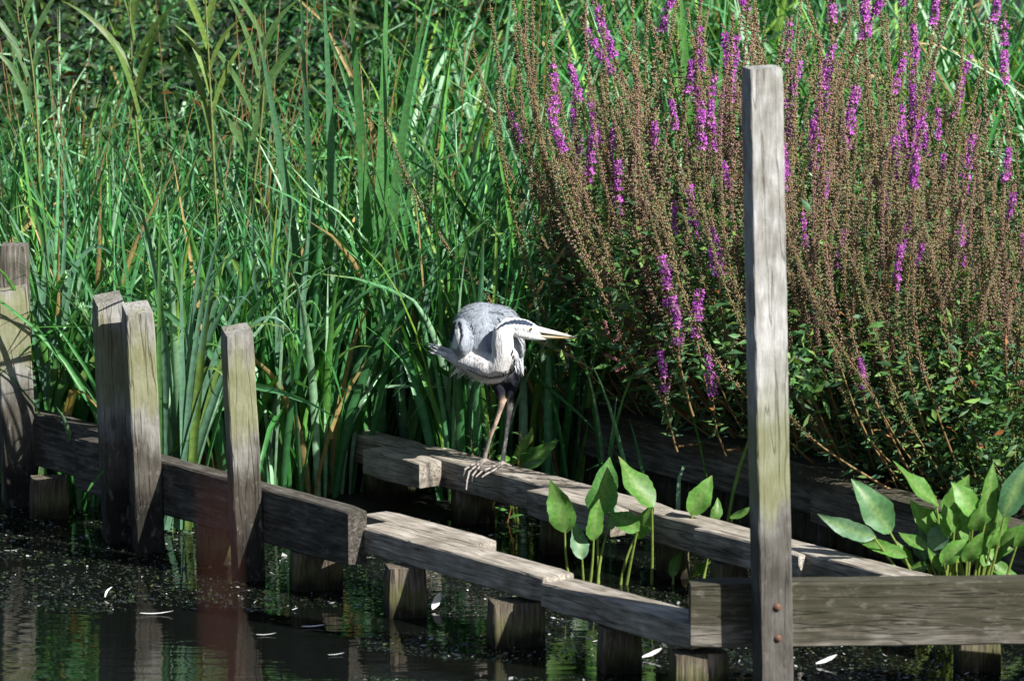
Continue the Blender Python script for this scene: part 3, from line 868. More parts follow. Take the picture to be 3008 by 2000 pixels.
def spike_mesh(seed, H, lean, spike_from, flower):
    """curved stem from the origin, leaning along +X then turning up; returns (spike mesh, flower mesh or None)"""
    r = np.random.default_rng(seed)
    n = 40
    s = np.linspace(0, 1, n)
    ang = lean * (1 - s) ** 1.3 + r.normal(0, .06) + .16 * np.sin(s * 5 + r.uniform(0, 6)) * s + .07 * np.sin(s * 13 + r.uniform(0, 6))
    x = np.concatenate([[0], np.cumsum(np.sin(ang[1:]) * H / (n - 1))]); z = np.concatenate([[0], np.cumsum(np.cos(ang[1:]) * H / (n - 1))])
    y = .03 * np.sin(s * 4 + r.uniform(0, 6)) * s
    P_ = np.stack([x, y, z], 1)
    V, F = tube(P_, np.linspace(.0042, .0012, n), 5)
    cs = [np.tile(np.array([.17, .11, .045]) * r.uniform(.8, 1.2), (len(V), 1))]
    F = np.concatenate([F[:, [0, 1, 2]], F[:, [0, 2, 3]]], 0)
    Vs, Fs = [V], [F]; off = len(V)
    T = np.gradient(P_, axis=0); T /= np.linalg.norm(T, axis=1)[:, None]
    nw = int((1 - spike_from) * H / .0125)
    fl = []
    C, A, Ls, Rs, cc = [], [], [], [], []
    base_c = CAP_BR[r.integers(0, len(CAP_BR))]
    ph1, ph2 = r.uniform(0, 6, 2)
    for w_ in range(nw):
        if r.random() < .07: continue
        k = spike_from + (1 - spike_from) * (w_ + .5) / nw
        p = np.array([np.interp(k, s, P_[:, j]) for j in range(3)]); t = np.array([np.interp(k, s, T[:, j]) for j in range(3)])
        rr = .0105 * (1 - .55 * ((w_ / nw) ** 2)) * r.uniform(.7, 1.2) * (1 + .2 * math.sin(w_ * .55 + ph1) * math.sin(w_ * .19 + ph2))
        isf = flower and flower[0] < k < flower[1]
        m = int(r.integers(6, 11))
        for q in range(m):
            an = 2 * np.pi * (q + r.uniform(-.3, .3)) / m + w_
            o1 = nrm(np.cross(t, [0, 1, .2])); o2 = np.cross(t, o1)
            d = o1 * math.cos(an) + o2 * math.sin(an)
            C.append(p + d * rr * r.uniform(.5, 1.0) + t * r.normal(0, .0045)); A.append(d + t * .8); Ls.append(r.uniform(.006, .0105)); Rs.append(r.uniform(.0018, .0030))
            cc.append((base_c * .6 + CAP_BR[r.integers(0, len(CAP_BR))] * .4) * r.uniform(.75, 1.3))
            if isf and r.random() < .9 * (1 - abs((k - flower[0]) / (flower[1] - flower[0]) - .5) * 1.1) * (.7 + .3 * math.sin(w_ * .9 + ph2)) + .25:
                fl.append((p + d * rr * r.uniform(.8, 1.9), d + t * r.uniform(.0, .6)))
        if r.random() < .5:                          # small bract leaves
            an = r.uniform(0, 6.3); d = o1 * math.cos(an) + o2 * math.sin(an)
            C.append(p + d * .012); A.append(d + t * .3); Ls.append(.02); Rs.append(.003); cc.append(np.array([.09, .14, .045]) * r.uniform(.6, 1.1))
    # short side branches carrying capsules of their own
    for _ in range(int(r.integers(2, 5))):
        k = r.uniform(spike_from * .8, .75); an = r.uniform(0, 6.3)
        p = np.array([np.interp(k, s, P_[:, j]) for j in range(3)])
        d = nrm([math.cos(an) * .6, math.sin(an) * .6, 1.0]); bl_ = r.uniform(.10, .26)
        for w_ in range(int(bl_ / .0125)):
            f = w_ * .0125; pc_ = p + d * f + np.array([0, 0, f * f * .8])
            for _q in range(int(r.integers(4, 7))):
                e_ = nrm(r.normal(0, 1, 3) * [1, 1, .3])
                C.append(pc_ + e_ * .0075 * (1 - .5 * f / bl_) * r.uniform(.4, 1.1)); A.append(e_ + d * .6); Ls.append(r.uniform(.005, .009)); Rs.append(r.uniform(.0016, .0027))
                cc.append((base_c * .5 + CAP_BR[r.integers(0, len(CAP_BR))] * .5) * r.uniform(.75, 1.3))
    cV, cF = octa(np.array(C), np.array(A), np.array(Ls), np.array(Rs), r)
    Vs.append(cV); Fs.append(cF + off); cs.append(np.repeat(np.array(cc), 6, 0)); off += len(cV)
    # paired leaves on the lower stem
    nl = 26
    kk = r.uniform(.12, spike_from + .08, nl)
    lc = np.stack([np.interp(kk, s, P_[:, j]) for j in range(3)], 1)
    lV, lF, lc2 = leaf_cloud(lc, r.uniform(.03, .06, nl), r.uniform(.009, .014, nl), r, green_cols(nl, r))
    Vs.append(lV); Fs.append(lF + off); cs.append(lc2)
    me = mesh("flower_spike", np.concatenate(Vs), np.concatenate(Fs), np.concatenate(cs))
    me.materials.append(M_CAPS)
    fm = None
    if fl:
        pv, pf, pc = [], [], []
        k0 = 0
        for (p, d) in fl:
            d = nrm(d)
            hue = np.array([[.44, .08, .46], [.54, .13, .54], [.34, .05, .40], [.52, .17, .46]])[r.integers(0, 4)] * r.uniform(.8, 1.2)
            u_ = nrm(np.cross(d, r.normal(0, 1, 3))); v_ = np.cross(d, u_)
            for q in range(4):
                an = q * math.pi / 2 + r.uniform(-.3, .3)
                e = u_ * math.cos(an) + v_ * math.sin(an); g = np.cross(d, e)
                L = r.uniform(.006, .011); w_ = .0028
                tip = p + e * L + d * L * .45
                mid = p + e * L * .6 + d * L * .25
                pv += [p, mid + g * w_, tip, mid - g * w_]; pf.append([k0, k0 + 1, k0 + 2, k0 + 3]); pc += [hue] * 4; k0 += 4
        fm = mesh("flowers", np.array(pv), np.array(pf), np.array(pc)); fm.materials.append(M_PETAL)
    return me, fm

SPK = {}
for j in range(7):                                      # seed-bearing spikes
    H = 1.05 + .07 * j
    SPK[('seed', j)] = spike_mesh(500 + j, H, .55 + .13 * (j % 4), .33 + .03 * (j % 3), None)
for j in range(5):                                      # seed spikes still flowering at the tip
    SPK[('tip', j)] = spike_mesh(540 + j, 1.1 + .09 * j, .5 + .13 * (j % 4), .36, (.90 - .012 * j, .985))
for j in range(4):                                      # fully flowering spikes
    SPK[('flower', j)] = spike_mesh(570 + j, .98 + .1 * j, .5 + .12 * j, .5, (.78, .93))

def loosestrife(a, b, label, nst, mix, lean_dir, spread, scale=1.0, seed=0, hang=0.0, nleaf=900, rad=.26, ztop=.72):
    r = np.random.default_rng(900 + seed)
    p = ab(a, b); p[2] = float(ground_h(np.array([p[0]]), np.array([p[1]]))[0]) - .02
    e = empty("purple_loosestrife", p, label, "loosestrife", "purple loosestrife along the bank")
    for i in range(int(nst * 1.85)):
        kind = r.choice(['seed', 'tip', 'flower'], p=mix)
        j = r.integers(0, {'seed': 7, 'tip': 5, 'flower': 4}[kind])
        me, fm = SPK[(kind, j)]
        o = mkobj("flower_spike", me, None, e)
        rz = lean_dir + r.normal(0, spread)
        o.location = (r.normal(0, .07), r.normal(0, .07), 0)
        o.rotation_euler = (float(np.clip(r.normal(0, .16), -.3, .3)), float(np.clip(r.normal(0, .18), -.32, .24)), lean_dir + float(np.clip(rz - lean_dir, -1.0, 1.0)))
        sc_ = scale * r.uniform(.76, 1.18)
        o.scale = (sc_,) * 3
        if fm is not None: mkobj("flowers", fm, None, o)["kind"] = "stuff"
    n = int(nleaf * 1.5)
    cen = np.stack([r.normal(-.05, rad, n), r.normal(-.03, rad * .8, n), r.beta(1.2, 1.6, n) * ztop * 1.15 + .02 - hang], 1)
    # gather into leafy shoots
    ns = 45
    sh = np.stack([r.normal(-.05, rad, ns), r.normal(-.05, rad * .8, ns), r.uniform(-hang, ztop, ns)], 1)
    k = r.random(n) < .6
    cen[k] = sh[r.integers(0, ns, k.sum())] + r.normal(0, 1, (k.sum(), 3)) * [.025, .025, .07]
    _, bb_ = toab(cen + p[None]); keep = ~((bb_ < 1.70) & (cen[:, 2] + p[2] < .50)); cen = cen[keep]; n = len(cen)
    V, F, c = leaf_cloud(cen, r.uniform(.03, .072, n), r.uniform(.010, .021, n), r, green_cols(n, r, ((.055, .15, .05), (.09, .21, .06), (.14, .25, .06), (.06, .135, .065)), red=.012))
    f = mkobj("foliage", mesh("foliage", V, F, c), M_SMALL, e)
    f["kind"] = "stuff"
    return e
LFT = math.pi
S_, T_, X_ = (.82, .16, .02), (.68, .27, .05), (.54, .24, .22)
loosestrife(-.52, 1.84, "leftmost loosestrife, its long seed spikes leaning out above the heron's bill", 9, S_, LFT, .35, 1.0, 1, .02, 1100, .2)
loosestrife(-.34, 1.80, "loosestrife second from the left end of the bank, mostly brown seed spikes", 11, S_, LFT, .4, 1.0, 2, .03, 1100)
loosestrife(-.10, 1.82, "loosestrife with purple lower spikes just left of the tall post", 11, (.8, .12, .08), LFT, .4, .95, 3, .0, 1100)
loosestrife(.16, 1.82, "loosestrife directly behind the tall post", 11, T_, LFT + .1, .4, .95, 4, .0, 1100)
loosestrife(.42, 1.86, "loosestrife with leafy green base just right of the tall post", 11, T_, LFT, .5, .95, 5, .0, 1300)
loosestrife(.72, 1.84, "bushy brown loosestrife above the broad-leaved plants at the right", 17, S_, LFT, .5, .95, 6, .0, 1300, .26, .55)
loosestrife(1.05, 1.86, "loosestrife nearest the viewer at the right edge", 17, S_, LFT, .5, .92, 7, .0, 1300, .26, .55)
loosestrife(-.55, 2.30, "tall loosestrife flowering at the tips, behind the leftmost one", 9, (.5, .48, .02), LFT, .5, 1.05, 8, 0, 600)
loosestrife(-.30, 2.35, "tall loosestrife of red-brown spikes left of the tall post's top", 11, (.6, .35, .05), LFT, .6, 1.08, 9, 0, 600)
loosestrife(-.05, 2.35, "loosestrife with the brightest purple spikes beside the tall post's upper half", 14, X_, LFT, .6, 1.05, 10, 0, 600)
loosestrife(.32, 2.38, "loosestrife with many purple tips in the middle of the right half", 16, X_, LFT, .6, 1.0, 11, 0, 600)
loosestrife(.75, 2.40, "sparse loosestrife in front of the pale sedge near the right edge", 15, T_, LFT, .6, .95, 12, 0, 600, .26, .5)
loosestrife(1.15, 2.15, "dense brown loosestrife close to the right edge, half way up", 17, S_, LFT, .6, .9, 15, 0, 600, .26, .45)
loosestrife(1.45, 2.45, "loosestrife cut off by the right edge in front of the pale sedge", 13, T_, LFT, .6, .9, 16, 0, 500, .26, .45)
loosestrife(-.35, 2.9, "loosestrife at the back, its spikes crossing the top edge above the tall post", 10, (.6, .35, .05), LFT, .8, 1.1, 13, 0, 400)
loosestrife(-.60, 2.9, "loosestrife at the back left, thin spikes crossing the top edge", 7, (.5, .45, .05), LFT, .8, 1.05, 14, 0, 400)

# small flowering spikes low on the bank (each a shoot of its own)
FLOW_ME = []
for j in range(3):
    me, fm = spike_mesh(620 + j, .42, .35, .5, (.52, .95))
    FLOW_ME.append((me, fm))
for (x, y, Y, sc_, rz, lb) in [
    (1575, 880, .42, 1.0, LFT, "upright bright purple spike halfway between bill and tall post"),
    (1640, 930, .38, .95, LFT, "bright purple spike pair close to the tall post, at mid height"),
    (1560, 1040, .40, .8, LFT, "lowest purple spike over the dark bank beam"),
    (1672, 1050, .36, .85, LFT, "low purple spike over the bank beam just left of the tall post"),
    (1690, 800, .42, 1.0, LFT, "slanting magenta spike beside the left side of the tall post"),
    (2010, 1000, .1, .6, LFT, "small purple spike low right of the tall post")]:
    Y = Y - .72
    b0 = kpt(x, y, Y)
    e = empty("loosestrife_shoot", b0, lb, "loosestrife", "purple loosestrife along the bank", rot=(0, 0, rz))
    e.scale = (sc_,) * 3
    g0 = np.array([b0[0] + .15, b0[1] + .72, .2])
    gl = np.array(Matrix.Rotation(-rz, 3, 'Z') @ Vector((g0 - b0) / sc_))
    V, F = tube(bez(gl, np.array([gl[0] * .35, gl[1] * .35, -.03]), np.array([0, 0, .02]), 9), np.linspace(.006, .004, 9), 6)
    mkobj("stem", mesh("stem", V, F, np.tile((.17, .11, .045), (len(V), 1)), smooth=True), M_CAPS, e)
    for q in range(2 if "pair" in lb else 1):
        me, fm = FLOW_ME[(int(x) + q) % 3]
        o = mkobj("flower_spike", me, None, e, loc=(.06 * q, 0, -.04 * q))
        mkobj("flowers", fm, None, o)["kind"] = "stuff"

# undergrowth spilling over the bank beam
r = np.random.default_rng(88)
n = 5200
a_ = r.uniform(-.45, 1.75, n); b_ = 1.76 + np.abs(r.normal(0, .28, n)) - .06
q_ = ORG[None] + AU[None] * a_[:, None] + BU[None] * b_[:, None]
q_[:, 2] = .22 + r.beta(1, 2.4, n) * .4
ns = 110
sa = r.uniform(-.4, 1.7, ns); sb = r.uniform(1.70, 2.0, ns)
sh = ORG[None] + AU[None] * sa[:, None] + BU[None] * sb[:, None]; sh[:, 2] = r.uniform(.2, .5, ns)
k_ = r.random(n) < .6
q_[k_] = sh[r.integers(0, ns, k_.sum())] + r.normal(0, 1, (k_.sum(), 3)) * [.04, .04, .05]
V, F, c = leaf_cloud(q_, r.uniform(.02, .05, n), r.uniform(.008, .018, n), r, green_cols(n, r, red=.015))
o = mkobj("undergrowth", mesh("undergrowth", V, F, c), M_SMALL)
setp(o, "leafy green undergrowth spilling over the dark bank beam", "undergrowth", kind="stuff")

# ------------------------------------------------------------------ broad-leaved water plants
def plantain(root_px, label, leaves, name="water_dock", z=0.0, Y=None, extra=0):
    rt = onz(root_px[0] * K, root_px[1] * K, z)
    if Y is None: Y = rt[1]
    rt = np.array([rt[0], Y, z - .02])
    e = empty(name, rt, label, "water plant")
    leaves = list(leaves)
    for _ in range(extra):
        bx = root_px[0] + rl.normal(0, 40); a_ = rl.uniform(-1.1, 1.1); l1 = rl.uniform(15, 120); l2 = rl.uniform(50, 100)
        q1 = (bx + math.sin(a_) * l1, root_px[1] - 10 - math.cos(a_) * l1); a2 = a_ + rl.normal(0, .4)
        leaves.append(((bx, root_px[1] + 5), q1, (q1[0] + math.sin(a2) * l2, q1[1] - math.cos(a2) * l2), rl.uniform(24, 46)))
    for (sb, lb_, tp_, wpx, *rest) in leaves:
        yy = Y + rl.uniform(-.06, .06)
        p0 = kpt(*sb, Y) if sb else None
        if p0 is not None: p0[2] = min(p0[2], -.02)
        p1 = kpt(*lb_, yy); p2 = kpt(*tp_, yy + rl.uniform(-.05, .07))
        c = np.array(rest[0]) if rest else np.array((.10, .235, .045)) * rl.uniform(.8, 1.2)
        side = nrm(np.cross(p2 - p1, [0, 1, 0]))
        mid = (p1 + p2) / 2 + side * rl.normal(0, .012) + np.array([0, -.02, .0])
        V, F = strap(p1, mid, p2, wpx * MPP * 1.02, facing=(.35, -1, .45), roll=rl.normal(0, .28), twist=rl.normal(0, .25), K_=14, fold=.16, shape="ovate", curl=.08)
        lf = leaf_obj("leaf", e, V, F, c, M_BROAD, vein=(.20, .30, .10), tip=(.26, .2, .07) if rl.random() < .4 else None, tipfrom=.9)
        if p0 is not None:
            pts = bez(p0, (p0 + p1) / 2 + np.array([rl.normal(0, .008), 0, 0]), p1 + (p2 - p1) * .06, 9)
            V, F = tube(pts, np.linspace(.0055, .003, 9), 7)
            st = mkobj("stalk", mesh("stalk", V - rt, F, np.tile((.2, .27, .06), (len(V), 1)), smooth=True), M_BROAD, lf)
GL = (.12, .23, .13)
plantain((1360, 1345), "clump of upright broad green leaves in the open water between the rails", [
    ((1316, 1345), (1303, 1228), (1266, 1104), 60), ((1378, 1348), (1372, 1190), (1404, 1052), 74, (.08, .21, .06)), ((1356, 1348), (1366, 1245), (1380, 1148), 44),
    ((1343, 1345), (1341, 1288), (1322, 1196), 42, GL), ((1428, 1345), (1462, 1238), (1506, 1158), 42), ((1500, 1335), (1506, 1168), (1424, 1050), 66),
    ((1440, 1348), (1472, 1222), (1402, 1180), 46), ((1376, 1346), (1400, 1220), (1412, 1150), 30, GL)])
plantain((1600, 1345), "smaller clump of broad leaves just left of the tall post behind the rail", [
    ((1606, 1345), (1590, 1185), (1640, 1094), 52), ((1615, 1345), (1640, 1200), (1652, 1145), 26), ((1545, 1345), (1548, 1330), (1574, 1266), 26),
    ((1580, 1345), (1595, 1325), (1638, 1292), 20), ((1720, 1330), (1680, 1190), (1730, 1165), 22)])
PLC = ((2210, 1335), "large leafy clump of broad leaves right of the tall post", [
    ((2170, 1340), (2018, 1236), (1882, 1182), 40, GL), ((2175, 1340), (2052, 1228), (1960, 1102), 68, (.075, .19, .075)), ((2190, 1340), (2162, 1165), (2056, 1060), 52),
    ((2165, 1340), (2090, 1282), (1962, 1240), 30), ((2200, 1340), (2128, 1292), (2112, 1200), 44, (.05, .12, .07)), ((2205, 1340), (2140, 1265), (2208, 1192), 48, GL),
    ((2230, 1340), (2268, 1208), (2288, 1062), 44), ((2240, 1340), (2298, 1256), (2385, 1200), 32), ((2215, 1340), (2180, 1195), (2232, 1092), 54),
    ((2225, 1340), (2240, 1190), (2190, 1110), 50), ((2195, 1340), (2160, 1230), (2095, 1150), 46), ((2210, 1340), (2200, 1260), (2250, 1150), 44),
    ((2250, 1340), (2310, 1190), (2375, 1050), 62, (.05, .13, .06)), ((2185, 1340), (2140, 1300), (2080, 1320), 24), ((2220, 1340), (2260, 1290), (2310, 1320), 26),
    ((2218, 1340), (2170, 1300), (2230, 1240), 40), ((2235, 1340), (2285, 1260), (2270, 1170), 40)])
plantain(*PLC, Y=-1.4, extra=26)
plantain((1190, 1110), "dock with one big pointed leaf behind the heron's feet", [
    ((1190, 1115), (1193, 1080), (1288, 1012), 42, (.07, .20, .04)), ((1188, 1115), (1180, 1070), (1226, 986), 26), ((1195, 1115), (1190, 1085), (1255, 1060), 16, GL),
    ((1185, 1115), (1170, 1075), (1140, 1050), 22)], z=0.0, Y=.16)

# narrow-leaved shoots beside the heron's legs
def shoot(base, top, Y, nleaf, ll, label, seed, name="willowherb", col=(.075, .19, .05), stemc=(.25, .13, .06), w_=.2):
    q = np.random.default_rng(seed)
    b0 = kpt(*base, Y); b0[2] = -.02; t0 = kpt(*top, Y); e = empty(name, b0, label, "wild plant")
    P_ = bez(b0, (b0 + t0) / 2 + np.array([q.normal(0, .015), 0, 0]), t0, 10)
    V, F = tube(P_, np.linspace(.0032, .0012, 10), 6)
    mkobj("stem", mesh("stem", V - b0, F, np.tile(stemc, (len(V), 1)), smooth=True), M_SMALL, e)
    for i in range(nleaf):
        k = .1 + .9 * i / nleaf
        p = np.array([np.interp(k, np.linspace(0, 1, 10), P_[:, j]) for j in range(3)])
        an = i * 2.4 + q.uniform(-.3, .3)
        L = ll * (1.15 - .6 * k) * q.uniform(.8, 1.2)
        d = nrm([math.cos(an), math.sin(an) * .8 - .2, q.uniform(.2, .9)])
        V, F = strap(p, p + d * L * .5 + [0, 0, .006], p + d * L - [0, 0, L * .15], L * w_, facing=(.2, -.7, .8), K_=7, fold=.2, shape="ovate")
        leaf_obj("leaf", e, V, F, np.array(col) * q.uniform(.8, 1.25), M_BROAD)
shoot((1140, 1110), (1122, 885), .17, 26, .062, "leafy shoot rising behind the heron's left leg", 5)
shoot((1165, 1110), (1200, 992), .15, 18, .055, "short leafy shoot between the heron's feet and the big dock leaf", 6)
shoot((1120, 1110), (1085, 985), .2, 16, .06, "low leafy shoot left of the heron's legs", 8)

# persicaria with pink flower spikes hanging towards the bill
def persicaria():
    Y = .30
    b0 = kpt(1600, 965, Y); m0 = kpt(1500, 905, Y - .1); t0 = kpt(1398, 770, Y - .15)
    e = empty("persicaria", b0, "red-stemmed persicaria with pink flower spikes right of the heron's bill", "wild plant")
    P_ = bez(b0, m0, t0, 14)
    V, F = tube(P_, np.linspace(.0045, .0018, 14), 7)
    mkobj("stem", mesh("stem", V - b0, F, np.tile((.30, .09, .05), (len(V), 1)), smooth=True), M_SMALL, e)
    q = np.random.default_rng(4)
    for i in range(16):
        k = .05 + .85 * i / 16
        p = np.array([np.interp(k, np.linspace(0, 1, 14), P_[:, j]) for j in range(3)])
        an = i * 2.2
        d = nrm([math.cos(an), -.3, math.sin(an) * .8 + (.1 if i % 3 else -.5)]); L = q.uniform(.05, .085)
        V, F = strap(p, p + d * L * .5 + [0, 0, .012], p + d * L - [0, 0, L * .25], L * .24, facing=(.2, -.8, .6), K_=8, fold=.2, shape="ovate")
        leaf_obj("leaf", e, V, F, np.array((.08, .20, .055)) * q.uniform(.8, 1.2), M_BROAD)
    for (x0, y0, x1, y1) in [(1398, 772, 1394, 740), (1410, 790, 1432, 764), (1425, 830, 1398, 818), (1440, 845, 1418, 852), (1490, 850, 1502, 800), (1470, 870, 1478, 835)]:
        p, t = kpt(x0, y0, Y - .13), kpt(x1, y1, Y - .14)
        nn_ = 60
        kk = q.uniform(0, 1, nn_)[:, None]
        cen = p + (t - p) * kk + q.normal(0, .0032, (nn_, 3))
        V, F = octa(cen, q.normal(0, 1, (nn_, 3)), q.uniform(.005, .008, nn_), q.uniform(.0018, .003, nn_), q)
        mkobj("flower_spike", mesh("pink_spike", V - b0, F, np.repeat(np.array((.50, .22, .22)) * q.uniform(.7, 1.2, (nn_, 1)), 6, 0)), M_CAPS, e)
persicaria()
# sparse dim reeds in the dark recess
rr_ = np.random.default_rng(31)
pp = clumped(14, -.45, .35, 1.25, 1.6, rr_, 14, .05); pp[:, 2] = -.02
stuff("reed_shoots", [rand_blades(pp, rr_, (.35, .75), (.010, .02), a0=(0, .15), bend=(0, .6))], M_SEDGE,
      "sparse reed blades in the dark channel behind the heron", "reeds")

# ------------------------------------------------------------------ heron
def build_heron():
    HY = 0.09
    rt = onz(1450, 1362, .2)
    e = empty("heron", rt, "grey heron hunched on the rail with neck folded and bill pointing right", "heron")
    q = np.random.default_rng(17)
    GREY, PALE, WHITE, BLACK = (.25, .275, .315), (.54, .525, .52), (.82, .82, .81), (.010, .012, .018)
    LEG, PINK, LIT_LEG = (.27, .235, .215), (.52, .37, .29), (.42, .38, .36)  # right leg's pale grey is raised to offset the shade falling on it
    px = SPX
    balls = []                                             # centre, radii, colour, group
    def ell(x, y, dy, rx, rz, ry, col):
        balls.append((ony(x, y, HY + dy), np.array([rx * px, ry, rz * px]), np.array(col)))
    def path(pts, col, n=10, flat=1.0):
        for i in range(len(pts) - 1):
            A, B = pts[i], pts[i + 1]
            for k in range(n if i == len(pts) - 2 else n):
                f = k / n
                x, y, dy, rr = [A[j] + (B[j] - A[j]) * f for j in range(4)]
                balls.append((ony(x, y, HY + dy), np.array([rr * px, rr * px * flat, rr * px]), np.array(A[4] if len(A) > 4 else col)))
        B = pts[-1]
        balls.append((ony(B[0], B[1], HY + B[2]), np.array([B[3] * px, B[3] * px * flat, B[3] * px]), np.array(B[4] if len(B) > 4 else col)))
    # trunk with hunched wings
    ell(1430, 996, .06, 108, 105, .17, GREY)
    ell(1412, 960, .05, 82, 71, .14, GREY)
    ell(1455, 962, .04, 78, 66, .12, GREY)
    ell(1358, 995, -.02, 38, 62, .12, GREY)
    ell(1500, 1020, -.02, 42, 70, .11, (.40, .42, .45))
    ell(1432, 1062, -.03, 80, 52, .12, PALE)
    ell(1440, 1095, .0, 55, 30, .09, WHITE)
    ell(1430, 1040, .18, 60, 60, .16, GREY)                # rump and tail behind
    # folded neck
    path([(1285, 1027, -0.005, 7, PALE), (1312, 1038, -0.045, 17, PALE), (1350, 1053, -0.075, 26, PALE), (1400, 1072, -0.100, 31, PALE), (1440, 1080, -0.115, 33, PALE),
          (1466, 1070, -0.127, 34, PALE), (1478, 1042, -0.133, 33.5, PALE), (1476, 1008, -0.130, 34.5, PALE), (1478, 978, -0.127, 32, WHITE), (1496, 962, -0.125, 27, WHITE)], PALE, 9)
    # head
    path([(1490, 957, -0.125, 24), (1515, 956, -0.130, 24), (1540, 960, -0.135, 23), (1560, 966, -0.139, 19), (1578, 976, -0.141, 14)], WHITE, 8, .85)
    path([(1525, 974, -0.135, 20), (1555, 984, -0.140, 15), (1580, 990, -0.141, 11), (1602, 993, -0.142, 7)], WHITE, 8, .85)
    # legs
    path([(1458, 1100, .0, 30, BLACK), (1464, 1130, -.01, 22, BLACK), (1471, 1160, -.02, 12.5, BLACK), (1475, 1172, -.02, 10.5, PINK), (1475, 1182, -.02, 10.5, PINK),
          (1469, 1205, -.015, 8, PINK), (1455, 1245, -.012, 7, PINK), (1441, 1280, .0, 6.5, LEG), (1428, 1325, .015, 6.5, LEG), (1423, 1346, .02, 8, LEG)], LEG, 9)
    path([(1500, 1100, .01, 32, BLACK), (1502, 1128, .0, 22, BLACK), (1498, 1165, -.01, 10.5, BLACK), (1499, 1188, -.012, 10.5, LIT_LEG), (1498, 1198, -.012, 10, LIT_LEG),
          (1494, 1230, -.01, 7.5, LIT_LEG), (1486, 1290, -.01, 6.5, LIT_LEG), (1479, 1335, -.01, 7, LIT_LEG), (1477, 1354, -.01, 8.5, LEG)], LEG, 9)
    def toe(pts, r0=5.2, r1=3.2):
        w_ = [onz(x, y, z) for (x, y, z) in pts]
        n = len(w_)
        for i in range(n - 1):
            for k in range(12):
                f = k / 12; t = (i + f) / (n - 1)
                rr = (r0 + (r1 - r0) * t) * px * (1.12 if k < 2 else 1)
                balls.append((w_[i] * (1 - f) + w_[i + 1] * f, np.array([rr] * 3), np.array(LEG)))
    zt = .204
    toe([(1423, 1350, zt + .010), (1398, 1368, zt + .008), (1378, 1386, zt + .004), (1372, 1412, .19), (1369, 1440, .165)])
    toe([(1424, 1352, zt + .010), (1402, 1378, zt + .007), (1388, 1396, zt), (1384, 1416, .18)])
    toe([(1424, 1350, zt + .010), (1388, 1364, zt + .007), (1366, 1378, zt + .003), (1360, 1398, .185)])
    toe([(1423, 1350, zt + .010), (1446, 1358, zt + .004), (1464, 1362, zt + .002)], 4.6, 3)
    toe([(1477, 1358, zt + .010), (1440, 1374, zt + .007), (1415, 1384, zt + .005), (1396, 1402, .195)])
    toe([(1477, 1358, zt + .010), (1448, 1368, zt + .007), (1420, 1370, zt + .005)])
    toe([(1477, 1360, zt + .010), (1452, 1380, zt + .006), (1428, 1392, zt + .003), (1414, 1402, .198)])
    toe([(1477, 1358, zt + .010), (1492, 1366, zt + .004), (1502, 1368, zt + .002)], 4.8, 3.4)
    # one continuous skin round all of it
    bm = bmesh.new()
    for (c, rad, col) in balls:
        M = Matrix.Translation(c) @ Matrix.Diagonal((*rad, 1))
        bmesh.ops.create_icosphere(bm, subdivisions=2 if rad.max() < .04 else 3, radius=1.0, matrix=M)
    me = bpy.data.meshes.new("heron_raw"); bm.to_mesh(me); bm.free()
    tmp = bpy.data.objects.new("heron_raw", me); COL.objects.link(tmp)
    rm = tmp.modifiers.new("r", 'REMESH'); rm.mode = 'VOXEL'; rm.voxel_size = .0026; rm.use_smooth_shade = True
    sm = tmp.modifiers.new("s", 'SMOOTH'); sm.factor = .5; sm.iterations = 5
    dg = bpy.context.evaluated_depsgraph_get()
    body = bpy.data.meshes.new_from_object(tmp.evaluated_get(dg))
    bpy.data.objects.remove(tmp); bpy.data.meshes.remove(me)
    V = np.empty(len(body.vertices) * 3, np.float32); body.vertices.foreach_get("co", V); V = V.reshape(-1, 3).astype(float)
    # plumage colours
    W = np.zeros(len(V)); Cc = np.zeros((len(V), 3))
    for (c, rad, col) in balls:
        d = (np.linalg.norm((V - c) / rad, axis=1) - 1) * rad.min()
        w_ = np.exp(-np.clip(d, -.004, .2) / .0035)
        W += w_; Cc += w_[:, None] * col
    Cc /= W[:, None]
    rel = V - CAM; k = rel @ FWD
    X = 1504 + (rel @ RGT) / k * DIST / SPX; Yp = 1000 - (rel @ UPV) / k * DIST / SPX
    yw = V[:, 1] - HY
    def seg(pl, rad, mask, col, soft=2.0, amt=1.0):
        best = np.full(len(V), 1e9)
        for i in range(len(pl) - 1):
            (x0, y0, r0), (x1, y1, r1) = pl[i], pl[i + 1]
            dx, dy = x1 - x0, y1 - y0
            t = np.clip(((X - x0) * dx + (Yp - y0) * dy) / (dx * dx + dy * dy), 0, 1)
            d = np.hypot(X - x0 - t * dx, Yp - y0 - t * dy) - (r0 + (r1 - r0) * t)
            best = np.minimum(best, d)
        wob = 1.5 * np.sin(X * .55 + Yp * .31)
        m = np.clip(-(best + wob * .6) / soft + .5, 0, 1) * mask * amt
        Cc[:] = Cc * (1 - m[:, None]) + np.array(col) * m[:, None]
    front = (yw < -.02).astype(float); headm = (yw < -.105).astype(float)
    # marks: bend of wing, brow stripe, throat streaks, belly line
    seg([(1331, 948, 9), (1326, 975, 10), (1322, 1000, 6)], 0, (X < 1400) * 1.0, BLACK, 4)
    seg([(1350, 950, 6), (1356, 985, 5), (1350, 1012, 3)], 0, (X < 1400) * 1.0, BLACK, 4)
    seg([(1343, 972, 7), (1342, 995, 8), (1336, 1015, 9)], 0, (X < 1400) * 1.0, (.62, .62, .61), 3)
    seg([(1454, 970, 2), (1482, 951, 5), (1510, 945, 7), (1540, 947, 8), (1562, 954, 5)], 0, (yw < -.095) * 1.0, (.035, .05, .08), 3)
    seg([(1452, 948, 3), (1463, 938, 4), (1470, 950, 6)], 0, (yw > -.125) * 1.0, (.03, .04, .06), 3)
